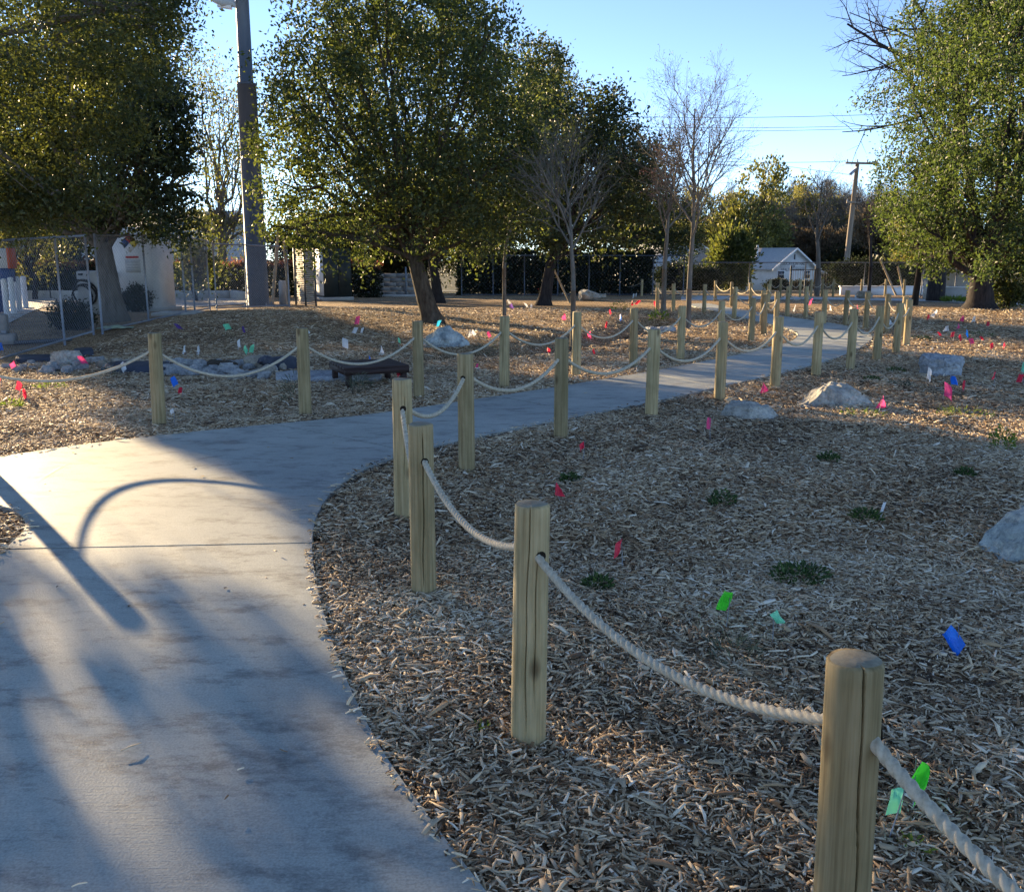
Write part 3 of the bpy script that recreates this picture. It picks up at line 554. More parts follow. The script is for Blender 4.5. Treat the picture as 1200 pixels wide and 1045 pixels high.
FL = [('red', 729, 637, 'red flag on bare mulch right of the middle post', .062), ('red', 656, 571, 'red flag left of a small green plant behind the middle post', .062), ('red', 683, 521, 'small red flag right of the fifth post base', .05),
 ('green', 850, 700, 'tall bright green flag in the open mulch', .085), ('mint', 905, 724, 'small mint flag right of the tall bright green flag', .055), ('blue', 1122, 742, 'large blue diamond shaped flag at the right', .088),
 ('green', 1069, 899, 'bright green flag beside the rope right of the nearest post', .075), ('mint', 1040, 928, 'mint flag low behind the nearest post', .06),
 ('pink', 832, 496, 'magenta flag left of the small sunlit boulder', .075), ('pink', 1029, 471, 'pink flag at the right end of the long low boulder', .11), ('pink', 1105, 456, 'tall pink flag before the upright blue grey boulder', .12), ('blue', 1112, 447, 'blue flag touching the tall pink flag', .09),
 ('white', 1085, 437, 'white flag at the left foot of the upright boulder', .11), ('pink', 895, 452, 'pink flag beside the ninth right edge post', .075), ('red', 1129, 450, 'dull red flag right of the upright boulder foot', .07), ('red', 1164, 441, 'red flag well right of the upright boulder', .085),
 ('mint', 1197, 429, 'mint flag at the right edge of the view', .08), ('red', 1199, 444, 'red flag cut by the right edge of the view', .085), ('pink', 1137, 402, 'bright pink flag above the upright boulder', .11), ('red', 1149, 397, 'red flag just right of the bright pink flag', .08),
 ('blue', 1132, 390, 'blue flag behind the upright boulder', .11), ('red', 1126, 395, 'red flag left of the blue flag behind the boulder', .085), ('pink', 1122, 382, 'pink flag on the shade edge below the right oak', .11), ('red', 1117, 392, 'faint red flag farther left of the blue flag', .08),
 ('red', 1099, 392, 'red flag right of the last near posts', .08), ('white', 1110, 385, 'white flag leaning near the last near posts', .09), ('white', 1142, 374, 'white flag on the sunlit strip before the right oak', .11), ('red', 1157, 380, 'red flag at the right of the sunlit strip', .09),
 ('pink', 1127, 372, 'pale pink flag on the sunlit strip', .10), ('white', 1099, 367, 'right white flag of a pair near the right oak', .11), ('white', 1093, 367, 'left white flag of a pair near the right oak', .11), ('red', 1088, 371, 'red flag under the white pair near the oak', .09),
 ('red', 1164, 405, 'red flag in the shade far right', .08), ('red', 1178, 404, 'dark red flag farthest right in the shade', .085),
 ('white', 931, 361, 'white flag beyond the bend, leftmost', .15), ('white', 942, 362, 'second white flag beyond the bend', .15), ('pink', 951, 354, 'pink flag beyond the bend between white ones', .19), ('white', 972, 362, 'third white flag beyond the bend', .15), ('white', 996, 362, 'fourth white flag beyond the bend', .15),
 ('pink', 1005, 360, 'pink and pale flag seen over a post top', .11), ('white', 1045, 377, 'white flag low behind the two crossing posts', .12), ('white', 1003, 348, 'farthest white flag before the low white wall', .15),
 ('blue', 5, 408, 'blue flag at the foot of the left fence', .16), ('pink', 19, 428, 'pink flag behind the low rope at far left', .13), ('pink', 94, 423, 'slim pink flag on the cobbles at left', .11), ('white', 148, 429, 'white flag in front of the dark slate slab', .10), ('red', 2, 447, 'red flag cut by the left edge', .10),
 ('red', 23, 451, 'upper red flag of a pair on sunlit mulch', .085), ('red', 30, 460, 'lower red flag of a pair on sunlit mulch', .085), ('blue', 208, 447, 'blue flag right of the knotty left post', .10), ('red', 215, 458, 'red flag under the blue flag by the knotty post', .075),
 ('purple', 207, 384, 'purple flag above the left post, left one', .14), ('mint', 264, 386, 'mint flag up the slope toward the lamp pole', .14), ('purple', 285, 387, 'purple flag, right one, toward the lamp pole', .12), ('white', 218, 409, 'left white flag above the rope over the cobbles', .10), ('white', 234, 409, 'right white flag above the rope over the cobbles', .10),
 ('white', 283, 402, 'slim white flag upslope of the cobbles', .11), ('mint', 291, 409, 'slim mint flag upslope of the cobbles', .10), ('mint', 297, 411, 'wider mint flag upslope of the cobbles', .11), ('white', 204, 481, 'tiny white flag low beside the knotty post', .05),
 ('white', 402, 402, 'large white diamond flag with a dark mark', .13), ('pink', 422, 376, 'pink flag at the edge of the sunlit slope', .15), ('white', 418, 388, 'left white sliver flag below the pink one', .10), ('white', 424, 387, 'right white sliver flag below the pink one', .10), ('white', 446, 409, 'white flag touching the rope above the platform', .10),
 ('mint', 467, 399, 'pale mint flag near the third left post', .08), ('blue', 432, 422, 'blue flag behind the low brown platform', .11), ('orange', 440, 425, 'small orange flag beside the blue one behind the platform', .06), ('white', 469, 426, 'tiny white flag right of the platform', .05), ('red', 471, 435, 'red flag just over the cut-off post top', .09),
 ('cyan', 514, 379, 'cyan flag at the foot of the leaning oak', .13), ('white', 362, 388, 'tiny white flag beside the second left post top', .07), ('white', 551, 389, 'left pale flag of a pair right of the green boulder', .10), ('white', 556, 389, 'right pale flag of a pair right of the green boulder', .10), ('pink', 575, 391, 'dull pink flag behind the rope by the green boulder', .10),
 ('pink', 661, 371, 'bright pink flag left of the bare sapling trunk', .16), ('red', 642, 410, 'red flag low in front of the bare sapling', .075), ('pink', 692, 392, 'bright pink flag on a sunlit strip behind the ropes', .13), ('red', 696, 410, 'faint red flag near the sixth left post', .06), ('red', 712, 380, 'red flag in the swale', .10),
 ('blue', 727, 371, 'blue flag in the swale', .11), ('red', 716, 366, 'red flag above the swale', .13), ('pink', 561, 429, 'pink flag between the two rope rows', .05), ('white', 595, 354, 'white flag under the middle oak', .15), ('purple', 601, 359, 'purple flag under the middle oak', .17),
 ('white', 616, 358, 'white flag left of the dark oak trunk', .13), ('white', 622, 359, 'white flag touching the dark oak trunk', .13), ('white', 516, 332, 'white flag far left in the back row', .2), ('white', 539, 331, 'white flag beside the first far post', .2), ('white', 576, 336, 'white flag right of the black oak trunk', .17), ('white', 586, 336, 'white flag left of the third far post', .17),
 ('white', 602, 337, 'white flag beside the third far post', .17), ('white', 623, 337, 'white flag right of the third far post', .17), ('red', 630, 340, 'red flag on the sunlit crest', .2), ('white', 660, 338, 'white flag between far posts', .18), ('white', 686, 347, 'white flag left of the far pale boulder', .17), ('white', 689, 339, 'white flag beyond the far pale boulder', .17),
 ('white', 704, 342, 'white flag near the sixth far post', .17), ('white', 730, 342, 'wide white flag before the dark hedge', .22), ('white', 742, 346, 'left white flag of a pair by the far hedge', .15), ('white', 746, 345, 'right white flag of a pair by the far hedge', .15), ('red', 741, 355, 'left red flag near the far posts', .14), ('red', 748, 355, 'right red flag near the far posts', .14), ('red', 766, 356, 'red flag at the foot of the last inner post', .14)]
for f in FL: flag(*f[:4], size=f[4], near=f[2] > 430)

# ------------------------------------------------------------------ rocks
def rock(name, p, dims, seed, mat, label, cat='boulder', group=None, rz=0, flat=.35, sub=3, pts=None, sink=.12):
    r = np.random.default_rng(seed); bm = bmesh.new(); P = []
    for _ in range(34):
        q = unit(r.normal(size=3)); q = q / max(abs(q) ** np.array([1, 1, 1])) * r.uniform(.72, 1.0); q[2] = min(q[2], 1 - flat * r.uniform(0, .6)); P.append(q)
    if pts is not None: P = np.array(pts)
    for q in P: bm.verts.new((q[0] * dims[0] / 2, q[1] * dims[1] / 2, (q[2] * .5 + .5) * dims[2] if pts is None else q[2] * dims[2]))
    res = bmesh.ops.convex_hull(bm, input=bm.verts); bmesh.ops.delete(bm, geom=[g for g in res['geom_interior'] if isinstance(g, bmesh.types.BMVert)], context='VERTS')
    for _ in range(9 if sub > 2 else 4):          # split faces
        q = unit(r.normal(size=3) * [1, 1, .8] + [0, 0, .25]); ext = max(float(np.dot(q, v.co)) for v in bm.verts); co = q * ext * r.uniform(.82, .95)
        res = bmesh.ops.bisect_plane(bm, geom=bm.verts[:] + bm.edges[:] + bm.faces[:], plane_co=tuple(co), plane_no=tuple(q), clear_outer=True)
        ed = [e for e in res['geom_cut'] if isinstance(e, bmesh.types.BMEdge)]
        if len(ed) > 2: bmesh.ops.holes_fill(bm, edges=ed)
    bmesh.ops.bevel(bm, geom=bm.edges[:], offset=min(dims) * .02, segments=1, affect='EDGES', clamp_overlap=True)
    bmesh.ops.triangulate(bm, faces=bm.faces); mx = max(dims)
    for _ in range(sub):
        bmesh.ops.subdivide_edges(bm, edges=[e for e in bm.edges if e.calc_length() > mx * .05], cuts=1); bmesh.ops.triangulate(bm, faces=[f for f in bm.faces if len(f.verts) > 3])
    bm.normal_update(); sd_ = Vector((seed * 1.7, seed * .3, 0))
    for v in bm.verts:
        c = v.co / mx; cz = Vector((c.x * 2.2, c.y * 2.2, c.z * 11)); d = mnoise.fractal(c * 3.6 + sd_, .8, 2.1, 6) * .034 + (abs(mnoise.noise(c * 6 + sd_)) - .3) * .03 + mnoise.noise(cz + sd_) * .03 - max(0, abs(mnoise.noise(c * 2.6 - sd_)) < .045) * .02
        v.co += v.normal * d * mx
    bm.verts.ensure_lookup_table()
    o = bm_obj(name, bm, mat, None, sub < 2); o.location = (float(p[0]), float(p[1]), float(p[2]) - sink * dims[2]); o.rotation_euler = (0, 0, rz)
    return meta(o, label, cat, group)
BG = 'boulders on the mulch'
rock('boulder', gnd(1212, 655) + [.10, .12, 0], (.60, .46, .27), 3, 'rockgreen', 'pale green grey layered boulder cut by the right edge of the view', group=BG, rz=.2, sub=4, sink=.05,
     pts=[(-1, -.5, 0), (-.9, .5, 0), (1, -.9, 0), (1, .9, 0), (-.55, -.4, .42), (-.5, .5, .5), (-.1, -.25, .85), (0, .6, .95), (.6, -.4, 1), (.8, .7, 1.05), (1, -.5, .8), (-.2, -.85, .1), (.5, -1, .3), (.1, -.8, .55)])
rock('boulder', gnd(878, 492) + [.02, .1, 0], (.54, .42, .15), 11, 'rock', 'small flat boulder with a sunlit left face beside the magenta flag', group=BG, rz=-.2, sub=4,
     pts=[(-1, -.3, 0), (-.8, .8, 0), (1, .6, 0), (.8, -.6, 0), (-.1, -1, 0), (-.75, -.2, .85), (-.5, .6, 1), (.3, .5, .95), (.0, -.75, .9), (.55, -.3, .85), (.5, .2, .9)])
rock('boulder', gnd(985, 478) + [0, .15, 0], (.74, .6, .235), 23, 'rock', 'long low grey boulder sloping to the right, pink flag at its end', group=BG, rz=.05, sub=4,
     pts=[(-1, -.5, 0), (-.9, .6, 0), (1, .3, 0), (.9, -.4, 0), (0, -.8, 0), (-.35, -.45, .85), (-.3, .5, 1), (-.05, .2, 1), (.3, .3, .85), (.5, -.3, .65), (.1, -.7, .5), (.85, 0, .4), (-.7, .3, .55)])
rock('boulder', gnd(1109, 441) + [0, .15, 0], (.46, .4, .29), 31, 'rockblue', 'upright squarish blue grey boulder with a rusty seam', group=BG, rz=.1, sub=4,
     pts=[(-.95, -.6, 0), (-.9, .7, 0), (.85, .6, 0), (.7, -.7, 0), (-.95, -.5, .95), (-.85, .6, 1.02), (.95, .5, .85), (1, -.45, .82), (-.5, -.7, .95), (.3, -.75, .87), (.9, -.6, .6)])
rock('boulder', gnd(514, 407) + [.05, .4, 0], (.86, .8, .36), 41, 'rockgreen', 'pointed green grey boulder at the left beneath the leaning oak', group=BG, rz=.3, sub=4,
     pts=[(-1, -.4, 0), (-.8, .8, 0), (1, .6, 0), (1, -.7, 0), (.2, -1, 0), (-.5, -.3, .75), (-.3, .5, .85), (.25, .1, 1), (.6, -.3, .6), (.8, .4, .5), (-.1, -.7, .6)])
rock('boulder', gnd(696, 353) + [0, .4, 0], (1.0, .8, .45), 51, 'rock', 'far pale boulder lying near the swale under the oaks', group=BG, rz=.1, sub=3)
rock('boulder', gnd(777, 391) + [0, .2, 0], (.75, .5, .16), 57, 'rockblue', 'low flat stone under a rope below the reddish sapling', group=BG, rz=.2, sub=3)
rock('boulder', gnd(1013, 350) + [0, .2, 0], (.7, .5, .35), 61, 'cobbletan', 'far tan rock before the low white wall', group=BG, rz=.1, sub=2)
rock('boulder', gnd(1145, 352) + [.9, -.6, 0], (.5, .5, .2), 63, 'rock', 'half buried grey stone at the foot of the right oak', group=BG, rz=.4, sub=2)
CG = 'cobbles of the dry creek bed'
k = 0
for px0, px1, py0, py1, n, lab, ms in [(2, 88, 428, 437, 17, 'rounded grey cobble in the dry creek bed behind the low left rope', ['cobble', 'cobble', 'cobbletan']), (88, 150, 424, 438, 13, 'pale angular cobble between the two flags left of the slate slab', ['cobbletan', 'cobble']),
                                   (192, 262, 426, 442, 30, 'blue grey cobble right of the knotty left post', ['cobble']), (258, 335, 428, 446, 38, 'large grey cobble at the right end of the creek bed', ['cobble', 'cobble', 'cobble', 'cobbletan'])]:
    for j in range(n):
        px = px0 + (px1 - px0) * (j + rng.uniform(.1, .9)) / n; py = rng.uniform(py0, py1); s = rng.uniform(.09, .19)
        rock('cobble', gnd(px, py), (s * rng.uniform(.9, 1.5), s * rng.uniform(.8, 1.2), s * rng.uniform(.6, .9)), 100 + k, ms[j % len(ms)], lab, 'cobble', CG, rng.uniform(0, 6), .2, 2, None, .15); k += 1
rock('cobble', gnd(305, 432), (.42, .3, .20), 301, 'cobbletan', 'tan flat stone on the upper edge of the cobbles', 'cobble', CG, .2, .3, 2)
rock('cobble', gnd(326, 434), (.5, .4, .24), 302, 'slate', 'dark rounded stone at the right end of the cobbles', 'cobble', CG, .4, .3, 2)
rock('cobble', gnd(262, 434), (.45, .3, .16), 303, 'bark', 'brown stone on the upper edge of the cobbles', 'cobble', CG, .1, .3, 2)
rock('cobble', gnd(77, 431), (.42, .34, .27), 304, 'rock', 'large pale cobble left of the slim pink flag', 'cobble', CG, .3, .2, 3)
def slab(p, d, rz, label, mat='slate'):
    m = MB(); a = np.linspace(0, 2 * math.pi, 9, endpoint=False); rr = rng.uniform(.85, 1.1, 9)
    poly = [(math.copysign(abs(math.cos(t)) ** .5, math.cos(t)) * r_ * d[0] / 2, math.copysign(abs(math.sin(t)) ** .5, math.sin(t)) * r_ * d[1] / 2) for t, r_ in zip(a, rr)]
    m.prism(poly, -.03, d[2], lambda u, v, w_: (u, v, w_)); o = m.build('stone_slab', mat); o.location = tuple(map(float, p)); o.rotation_euler = (R(7), 0, rz); meta(o, label, 'stone slab', 'flat slabs in the creek bed')
slab(gnd(157, 437) + [0, .15, .01], (.85, .5, .07), .1, 'dark blue slate slab left of the knotty post')
slab(gnd(380, 447) + [0, .15, .0], (1.2, .5, .05), .05, 'bluish flat slab left of the platform legs', 'rockblue')
slab(gnd(355, 446) + [0, .1, .0], (.6, .4, .05), .3, 'bluish slab between the cobbles and the platform', 'rockblue')
slab(gnd(44, 424), (.7, .4, .08), .1, 'dark flat stone behind the left cobbles')
slab(gnd(98, 418), (.3, .3, .12), .5, 'dark block of stone behind the slim pink flag')

# ------------------------------------------------------------------ low platform
pf = thing('low_platform', 'low dark brown timber platform on short legs over the dry creek', 'platform', gnd(427, 452) + [0, .32, 0], R(24)); pf.scale = (.80, .80, .82)
m = MB()
for i in range(6): m.box((0, -.36 + i * .145, .23), (.86, .138, .032), 0, .004)
m.build('plank_top', 'ironwood', pf)
m = MB()
for c, d in (((0, -.425, .185), (.86, .03, .07)), ((0, .425, .185), (.86, .03, .07)), ((-.415, 0, .185), (.03, .80, .07)), ((.415, 0, .185), (.03, .80, .07))): m.box(c, d)
m.build('apron', 'ironwood', pf)
for sx in (-1, 1):
    for sy in (-1, 1): MB().box((sx * .37, sy * .37, .08), (.07, .07, .28)).build('leg', 'ironwood', pf)

# ------------------------------------------------------------------ small plants
def leaves(n, base, L, W, dirs, mat, name, parent=None, tint=None, fold=.25):
    """rhombic folded leaves: base (n,3), dirs (n,3) unit growth directions"""
    s = unit(np.cross(dirs, rdirs(n))); nn = np.cross(dirs, s)
    L = np.broadcast_to(L, (n,))[:, None]; W = np.broadcast_to(W, (n,))[:, None]
    V = np.stack([base, base + dirs * L * .5 + s * W / 2 + nn * W * fold, base + dirs * L, base + dirs * L * .5 - s * W / 2 + nn * W * fold], 1).reshape(-1, 3)
    i = np.arange(n)[:, None] * 4
    F = np.concatenate([i + np.array([[0, 1, 2]]), i + np.array([[0, 2, 3]])], 0)
    return mesh_np(name, V, F, mat, parent, tint=np.repeat(np.clip(tint if tint is not None else rng.beta(2, 2.3, n), 0, 1), 4))
def small_plant(px, py, r_, h, mat, label, n=260, ll=.03, lw=.012, up=.8, group='young plants in the mulch'):
    p = gnd(px, py); r_ *= .75; n = int(n * .6); a = rng.uniform(0, 2 * math.pi, n); q = np.sqrt(rng.random(n)) * r_; hh = rng.random(n) ** .8 * h * (1 - .5 * q / r_)
    B = np.stack([q * np.cos(a), q * np.sin(a), hh], -1); D = unit(np.stack([np.cos(a), np.sin(a), np.full(n, up)], -1) + rng.normal(0, .5, (n, 3)))
    o = leaves(n, B, ll * rng.uniform(.6, 1.3, n), lw * rng.uniform(.7, 1.3, n), D, mat, 'seedling_plant'); o.location = tuple(map(float, p)); return meta(o, label, 'plant', group)
for a in [(846, 592, .09, .09, 'sprout', 'low green seedling with a yellowish top, left of centre in the right bed'), (972, 541, .09, .06, 'sprout', 'dark green seedling below the long low boulder'), (1016, 609, .10, .06, 'sprout', 'dark seedling with a white tag beside it'),
          (938, 680, .16, .07, 'sprout', 'broad dark green seedling in the middle of the right bed', 520), (700, 689, .08, .05, 'sprout', 'bright green seedling under the rope right of the middle post'), (668, 565, .07, .05, 'sprout', 'small green plant right of a red flag behind the middle post'),
          (1130, 559, .07, .06, 'sprout', 'dark seedling below the lime plant at right'), (1174, 525, .11, .17, 'sproutlit', 'sunlit lime green plant near the right edge', 320), (858, 774, .11, .10, 'sage', 'thin grey sage plant above the near rope', 150, .05, .006), (1050, 436, .14, .06, 'sprout', 'dark tuft left of the upright boulder, upper'),
          (1022, 446, .12, .05, 'sprout', 'dark tuft left of the upright boulder, lower'), (1055, 453, .16, .06, 'sage', 'pale tuft in front of the upright boulder', 200), (1150, 395, .3, .12, 'sprout', 'dark low shrub right of the blue flag'), (1080, 398, .2, .08, 'sprout', 'dark low tuft right of the last near posts'),
          (131, 445, .12, .22, 'sage', 'wispy green plant by the slate slab', 160, .07, .006), (345, 470, .14, .28, 'sage', 'wispy grey plant before the second left post', 200, .08, .006), (422, 460, .14, .22, 'sage', 'grey green plant before the low platform', 220, .07, .008), (570, 418, .2, .35, 'sage', 'dry pale plant beside the swale', 160, .1, .012),
          (772, 376, .3, .3, 'sproutlit', 'lime green clump at the reddish sapling foot', 200, .08, .03), (727, 364, .35, .3, 'sproutlit', 'yellowish clump above the swale', 160, .08, .02), (10, 478, .16, .07, 'sproutlit', 'yellow green ground weed at the left edge', 200, .04, .01), (60, 455, .2, .06, 'sproutlit', 'yellow green ground weed before the left cobbles', 160, .04, .01),
          (1010, 488, .25, .05, 'sproutlit', 'dry weed patch right of the long low boulder', 200, .05, .006), (1130, 488, .3, .06, 'sproutlit', 'dry weed patch on the sunlit strip at right', 200, .05, .006), (565, 858, .03, .03, 'sproutlit', 'tiny lime sprout left of the middle post foot', 30, .02, .01), (1070, 1000, .04, .04, 'sproutlit', 'tiny weed right of the nearest post', 30, .03, .008)]:
    small_plant(*a[:6], *a[6:])
tag = MB().box((0, 0, .05), (.018, .003, .10)).build('plant_tag', 'white'); tag.location = tuple(map(float, gnd(1030, 609))); tag.rotation_euler = (.2, .1, .4); meta(tag, 'white plastic plant tag beside a dark seedling', 'plant tag')
# ------------------------------------------------------------------ trees
# Gaps in the crowns: the ground patches the evening sun reaches (the crowns are thinned where they would shade them)
def gpoly(px): return np.array([gnd(*p)[:2] for p in px])
OPEN = [(gpoly([(-160, 610), (-160, 470), (0, 440), (70, 482), (160, 524), (225, 548), (320, 585), (364, 640), (380, 735), (330, 705), (280, 692), (230, 700), (190, 668), (150, 690), (100, 668), (40, 650), (0, 640)]), .985),
        (gpoly([(850, 466), (905, 468), (960, 480), (1050, 478), (1200, 488), (1420, 500), (1420, 560), (1200, 524), (1100, 513), (1000, 503), (920, 500), (860, 492)]), .97),
        (gpoly([(346, 357), (420, 360), (500, 350), (640, 352), (620, 402), (570, 394), (480, 400), (430, 386), (380, 372)]), .8),
        (gpoly([(1040, 371), (1100, 364), (1200, 376), (1200, 388), (1100, 377)]), .9), (gpoly([(840, 358), (1000, 362), (1060, 366), (1060, 370), (1000, 370), (920, 366)]), .85),
        (gpoly([(640, 392), (720, 385), (730, 392), (650, 402)]), .9), (gpoly([(740, 436), (850, 424), (900, 428), (800, 446)]), .55)]
STREAK = gpoly([(-200, 640), (0, 640), (190, 668), (380, 735), (440, 860), (640, 1010), (900, 860), (1200, 900), (1300, 1100), (500, 1145), (-250, 1145)])
def sunfall(B): return B[:, :2] - np.array([sd.x, sd.y])[None] * ((B[:, 2] - .28) / sd.z)[:, None]
def carve(B, r):
    G = sunfall(B); keep = np.ones(len(B), bool)
    for poly, pr in OPEN: keep &= ~(inside(G[:, 0], G[:, 1], poly) & (r.random(len(B)) < pr))
    n_ = G[:, 0] * math.cos(SUN_AZ) - G[:, 1] * math.sin(SUN_AZ); s_ = G[:, 0] * math.sin(SUN_AZ) + G[:, 1] * math.cos(SUN_AZ)
    f = np.sin(n_ * 21 + 1.3 * np.sin(s_ * 2.9) + .8) + .8 * np.sin(n_ * 8.3 - s_ * 2.1 + 2.) + .9 * np.sin(s_ * 6.1 + n_ * 4.2 + .7) + .5 * np.sin(n_ * 37 + s_ * 4.3)
    keep &= ~(inside(G[:, 0], G[:, 1], STREAK) & (f > .5) & (r.random(len(B)) < .95))
    return keep
def curve(a, b, sagv, n=7, wig=.06, r=None):
    r = r or rng; a, b = np.asarray(a, float), np.asarray(b, float); t = np.linspace(0, 1, n)[:, None]
    P = a + (b - a) * t + np.asarray(sagv, float) * 4 * t * (1 - t); L = np.linalg.norm(b - a)
    P[1:-1] += r.normal(0, wig * L / n, (n - 2, 3)); return P
def oak(label, base, trunk, lobes, Y0, depth, leafmat='oak', bark='bark', r0=.2, clump=110, per=28, ll=.075, lw=.042, group='oaks', name='oak_tree', cat='oak tree', seed=1, sig=.15, limbs=.34, fill=None):
    """lobes: (px,py,radius_px) at distance Y0, repeated in depth so the crown is round in plan"""
    r = np.random.default_rng(seed); root = thing(name, label, cat, base, 0, group); b = np.asarray(base, float)
    T = np.array(trunk, float); n = len(T); m = MB()
    tt = np.linspace(0, n - 1, 5 * n); TP = np.stack([np.interp(tt, np.arange(n), T[:, i]) for i in range(3)], -1)
    rad = r0 * (1 - .45 * np.linspace(0, 1, len(TP))); rad[:3] *= [1.55, 1.22, 1.06]
    TP[0, 2] -= .15; m.tube(TP - b, rad, 14); top = T[-1]
    px = np.array([l[0] for l in lobes], float); cx, hw = (px.min() + px.max()) / 2, (px.max() - px.min()) / 2 + 1; C, Rr = [], []
    for lb in lobes:
        x, y, rp = lb[:3]; dsc = lb[3] if len(lb) > 3 else 1.; dy0 = lb[4] if len(lb) > 4 else 0.
        wgt = math.sqrt(max(.15, 1 - ((x - cx) / hw) ** 2)); rr = rp * (Y0 + dy0) / FPX
        for k, dy in enumerate((-.62, 0, .62) if depth > 0 else (0,)):
            C.append(at(x + r.normal(0, 3), y + r.normal(0, 3), Y0 + dy0) + [0, dy * depth * wgt * dsc + r.normal(0, .15), 0] + r.normal(0, .08, 3)); Rr.append(rr * (.9 if dy else 1.) * r.uniform(.9, 1.08))
    C, Rr = np.array(C), np.array(Rr)
    for c, q in zip(C, Rr):
        if r.random() < limbs:
            s = TP[int(len(TP) * r.uniform(.55, .99))]; P = curve(s, c, [0, 0, r.uniform(-.05, .12) * np.linalg.norm(c - s)], 8, .12, r)
            m.tube(P - b, np.linspace(r0 * .30, .012, 8), 7)
            for _ in range(5):
                s2 = P[r.integers(4, 8)]; e = c + unit(r.normal(size=3)) * q * .85; m.tube(curve(s2, e, [0, 0, .05], 5, .15, r) - b, np.linspace(.016, .004, 5), 5)
    m.build('trunk', bark, root, True)
    B, D = [], []
    for c, q in zip(C, Rr):
        k = max(8, int(.62 * clump * q * q)); d = unit(r.normal(size=(k, 3))); spk = r.random(k) < .16; rad = q * np.where(spk, r.uniform(.98, 1.2, k), .45 + .52 * r.random(k) ** .6); d2 = d * [1.05, 1.05, .92]
        cc = c + d2 * rad[:, None]; n_ = r.poisson(1.5 * per * r.choice([.35, .8, 1., 1.5], k) * np.where(spk, .45, 1)); idx = np.repeat(np.arange(k), n_)
        off = r.normal(0, 1, (len(idx), 3)) * (.8 * sig * np.where(spk, r.uniform(.4, .8, k), r.uniform(.6, 1.5, k))[idx])[:, None] * np.where(spk[idx][:, None], [1, 1, 1.35], 1) + d[idx] * r.normal(.03, .12, len(idx))[:, None]
        B.append(cc[idx] + off); D.append(unit(d[idx] * .3 + r.normal(0, .8, (len(idx), 3)) + [0, 0, .1]))
    B, D = np.vstack(B), np.vstack(D)
    if fill:                                    # leaf clumps added sunward of a ground patch to cast shade on it
        poly, k, z0, z1 = fill; lo, hi = poly.min(0), poly.max(0); g = r.uniform(lo, hi, (k * 4, 2)); g = g[inside(g[:, 0], g[:, 1], poly)][:k]; z = r.uniform(z0, z1, len(g)); t = (z - .28) / sd.z
        cc = np.column_stack([g[:, 0] + sd.x * t, g[:, 1] + sd.y * t, z]); idx = np.repeat(np.arange(len(g)), 26)
        B = np.vstack([B, cc[idx] + r.normal(0, .13, (len(idx), 3))]); D = np.vstack([D, unit(r.normal(0, 1, (len(idx), 3)))])
    dots = carve(B, r); B, D, dots = B[dots], D[dots], dots[dots]
    leaves(len(B), (B - b)[dots], ll * r.uniform(.45, 1.5, len(B)), lw * r.uniform(.7, 1.25, len(B)), D, leafmat, 'crown', root, r.beta(2, 2.4, len(B)))
    return root
def grow(m, p, d, L, r_, lvl, mx, ang, ratio, kids, trop, rr, tips, wig=.10, sides=(9, 7, 5, 4, 3)):
    n = max(4, int(4 + L * 2)); P = [np.array(p)]; dd = np.array(d)
    for i in range(n - 1):
        dd = unit(dd + rr.normal(0, wig, 3) + np.array([0, 0, trop * (1 if lvl else .4)])); P.append(P[-1] + dd * L / (n - 1))
    P = np.array(P); end = max(r_ * (.30 if lvl else .22), .0016); rad = np.linspace(r_, end, n); m.tube(P, rad, sides[min(lvl, 4)], caps=lvl < 2)
    if lvl >= mx: tips.append(P[-1]); tips.append(P[n // 2]); return
    k = kids[min(lvl, len(kids) - 1)]; az = rr.uniform(0, 6.28)
    for j in range(k):
        f = (.26 if lvl == 0 else .16) + (.97 - (.26 if lvl == 0 else .16)) * (j + rr.uniform(.2, .8)) / k; x = f * (n - 1); i = int(x); q = P[i] + (P[min(i + 1, n - 1)] - P[i]) * (x - i)
        t = unit(P[min(i + 1, n - 1)] - P[max(i - 1, 0)]); az += 2.4 + rr.normal(0, .4); u = unit(np.cross(t, [.31, .2, .93])); v = np.cross(t, u)
        a = R(ang * rr.uniform(.75, 1.25)); nd = t * math.cos(a) + (u * math.cos(az) + v * math.sin(az)) * math.sin(a)
        rc = np.interp(x, np.arange(n), rad) * rr.uniform(.5, .72); grow(m, q, nd, L * ratio * rr.uniform(.75, 1.2) * (1.12 - .55 * f), rc, lvl + 1, mx, ang, ratio * .95, kids, trop, rr, tips, wig, sides)
def bare_tree(label, base, H, r0, seed, mx=3, ang=36, ratio=.52, kids=(15, 8, 6, 4), trop=.05, bark='palebark', bud=None, buds=0, budsize=.03, lean=(0, 0), clear=.25, group='leafless trees', name='bare_tree', cat='bare tree', d0=None):
    rr = np.random.default_rng(seed); root = thing(name, label, cat, base, 0, group); m = MB(); tips = []
    d = unit(np.array([lean[0], lean[1], 1.]))
    if clear: m.tube(np.array([[0, 0, -.1], d * H * clear * .5, d * H * clear * 1.02]), [r0 * 1.25, r0 * 1.05, r0], 10)
    m2 = MB(); grow(m, d * H * clear, d, H * (1 - clear), r0, 0, mx, ang, ratio, kids, trop, rr, tips, .07)
    m.build('trunk', bark, root, True)
    if bud and tips:
        t = np.array(tips); idx = rr.integers(0, len(t), buds); B = t[idx] + rr.normal(0, .05, (buds, 3)); leaves(buds, B, budsize * rr.uniform(.6, 1.4, buds), budsize * .55, rdirs(buds, rr), bud, 'foliage', root)
    return root

